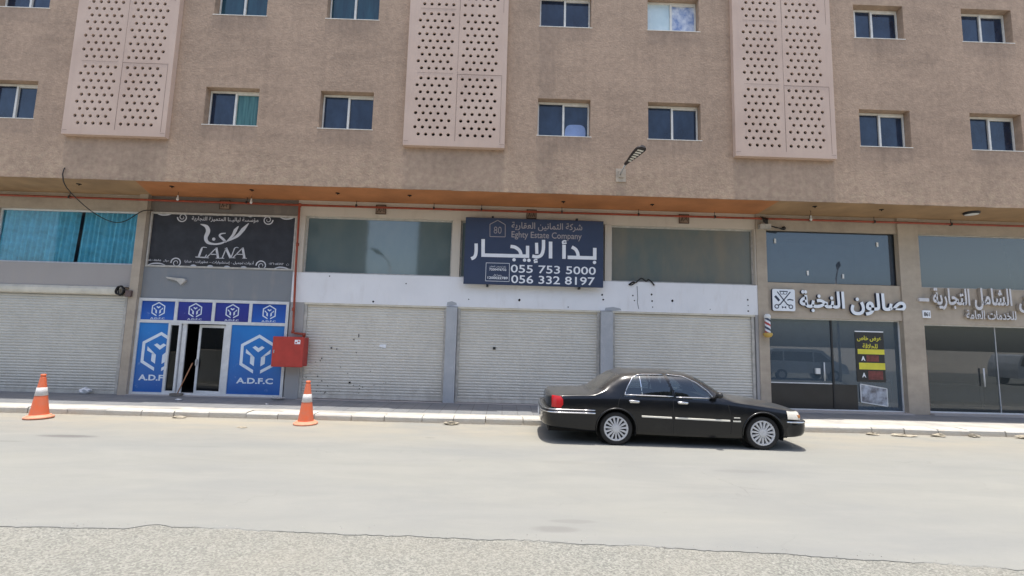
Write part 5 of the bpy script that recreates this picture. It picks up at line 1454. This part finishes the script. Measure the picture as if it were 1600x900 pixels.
mb = MB(); mb.box(-1.535, -1.522, -.27, .27, .44, .57); mb.box(-1.412, -1.398, -.45, .45, .60, .63); cb(mb, 'licence_plate', 'sign_white')
mb = MB(); mb.box(3.795, 3.812, -.38, .38, .62, .69)
for k in range(16): mb.box(3.805, 3.822, -.37+.048*k, -.355+.048*k, .622, .688)
cb(mb, 'grille', 'chrome')
# wheels
def wheel(uc, sd):
    t = MB(); yo = sd*.935
    prof = [(.245, 0), (.262, -.012), (.30, -.02), (.318, -.012), (.325, .01), (.325, .19), (.312, .21), (.24, .205)]
    k = len(t.v); n = 44; N = len(prof)
    for r, d_ in prof:
        for i in range(n):
            a = 2*math.pi*i/n; t.v.append((uc+r*math.cos(a), yo-sd*d_*1.0 if d_ > 0 else yo+sd*(-d_)*.6, WZ+r*math.sin(a)))
    for a in range(N-1):
        for i in range(n):
            j = (i+1) % n; t.f.append((a*n+i, a*n+j, (a+1)*n+j, (a+1)*n+i)); t.mi.append(0); t.sm.append(True)
    w = MB(); w.v = t.v; w.f = t.f; w.mi = t.mi; w.sm = t.sm
    wo_ = cb(w, 'wheel', 'tyre')
    r = MB(); n = 44
    def ring(r0, d0, r1, d1, mi=0):
        k = len(r.v)
        for rr, dd in ((r0, d0), (r1, d1)):
            for i in range(n):
                a = 2*math.pi*i/n; r.v.append((uc+rr*math.cos(a), yo+sd*dd, WZ+rr*math.sin(a)))
        for i in range(n):
            j = (i+1) % n; r.f.append((k+i, k+j, k+n+j, k+n+i)); r.mi.append(mi); r.sm.append(True)
    ring(.248, -.002, .236, .006); ring(.236, .006, .214, .0); ring(.214, .0, .208, -.05); 
    k = len(r.v)
    r.v += [(uc+.21*math.cos(2*math.pi*i/n), yo-sd*.045, WZ+.21*math.sin(2*math.pi*i/n)) for i in range(n)]
    r.f.append(tuple(range(k, k+n))); r.mi.append(1); r.sm.append(False)
    ring(.078, .0, .07, .012); ring(.07, .012, .03, .016); ring(.03, .016, .001, .012); ring(.078, .0, .08, -.045)
    for s_ in range(15):
        a = 2*math.pi*s_/15+.1; ca, sa = math.cos(a), math.sin(a)
        P = lambda rad, tan_, dd: (uc+rad*ca-tan_*sa, yo+sd*dd, WZ+rad*sa+tan_*ca)
        v = [P(.07, -.013, .004), P(.07, .013, .004), P(.222, .019, .002), P(.222, -.019, .002), P(.07, -.015, -.04), P(.07, .015, -.04), P(.222, .022, -.04), P(.222, -.022, -.04)]
        r.raw(v, [(0, 1, 2, 3), (0, 4, 5, 1), (1, 5, 6, 2), (2, 6, 7, 3), (3, 7, 4, 0)], 0)
    cb(r, 'rim', ['rim', 'rim_dark'], wo_)
for uc in (WR, WF):
    for sd in (-1, 1): wheel(uc, sd)
mb = MB(); mb.box(-.55, -.5, -.6, -.52, .22, .3); cb(mb, 'exhaust', 'steel')

# ------------------------------------------------------------------ the far side of the street, seen in the glass
def far_block(x0, x1, y0_, h, label, nwin):
    t = thing('far_building', label, 'building', ((x0+x1)/2, y0_, 0)); mb = MB(); mb.box(x0, x1, y0_-9, y0_, -.03, h); mb.box(x0-.1, x1+.1, y0_-.2, y0_+.12, h, h+.5); mb.build('wall', 'far_wall', t)
    for i in range(nwin):
        for j in range(4):
            cx = x0+(x1-x0)*(i+.5)/nwin; q = MB(); q.box(cx-.7, cx+.7, y0_, y0_+.04, 2.2+3.1*j, 3.5+3.1*j); q.build('window', 'pane_blue', t)
far_block(-44, -16.5, -17, 15.5, 'plain tan block across the street, mirrored at the left of the upper window', 5)
far_block(-8.8, 25, -17, 15.5, 'long tan block across the street, mirrored in the dusty upper window', 6)
def far_lamp(x, y, label):
    t = thing('street_lamp', label, 'street lamp', (x, y, 0), 'street lamps on the far pavement')
    mb = MB(); mb.cyl((x, y, -.02), (x, y, 6.2), .07, .045, 10); mb.tube([(x, y, 6.2), (x-.1, y+.25, 6.5), (x-.35, y+.7, 6.75)], .035, 8); mb.build('pole', 'steel', t)
    mb = MB(); mb.tube([(x-.3, y+.6, 6.72), (x-.55, y+1.0, 6.88), (x-.8, y+1.4, 7.0)], [.05, .13, .04], 8); mb.build('lamp_head', 'black', t); return t
far_lamp(-7.0, .3, 'street lamp mirrored in the dirty window left of the navy sign')
far_lamp(20.2, .3, 'street lamp mirrored in the upper salon window')
def van(loc, label):
    t = thing('parked_van', label, 'van', loc, 'vans parked on the far side of the street'); x0, y0_, z0 = loc
    side = [(-2.5, .45), (-2.5, .95), (-2.42, 1.35), (-2.2, 1.82), (-2.0, 1.9), (.6, 1.9), (1.0, 1.82), (1.75, 1.2), (2.35, 1.02), (2.55, .8), (2.58, .45)]
    mb = MB(); mb.prism([(x0+a, z0+c) for a, c in side], y0_-.9, y0_+.9); mb.build('body', 'van_white', t)
    q = MB()
    for poly in ([(-2.3, 1.2), (-2.12, 1.72), (-1.5, 1.74), (-1.5, 1.18)], [(-1.4, 1.18), (-1.4, 1.74), (.35, 1.72), (.35, 1.14)], [(.45, 1.13), (.45, 1.72), (.85, 1.68), (1.55, 1.14)]): q.prism([(x0+a, z0+c) for a, c in poly], y0_+.9, y0_+.906)
    q.prism([(x0+1.06, z0+1.78), (x0+1.75, z0+1.22), (x0+1.76, z0+1.23), (x0+1.07, z0+1.79)], y0_-.75, y0_+.75); q.build('window', 'car_glass_dark', t)
    for a in (-1.6, 1.65):
        q = MB(); q.cyl((x0+a, y0_+.72, z0+.33), (x0+a, y0_+.93, z0+.33), .33, n=24); q.cyl((x0+a, y0_+.93, z0+.33), (x0+a, y0_+.94, z0+.33), .2, n=18, mi=1); q.cyl((x0+a, y0_-.93, z0+.33), (x0+a, y0_-.72, z0+.33), .33, n=24); q.build('wheel', ['tyre', 'rim'], t)
    return t
v0 = van((18.6, -1.2, -.018), 'pale van mirrored in the salon glass')
copy_tree(v0, (34.2, -1.2, -.018), label='pale van mirrored in the clear office glass')
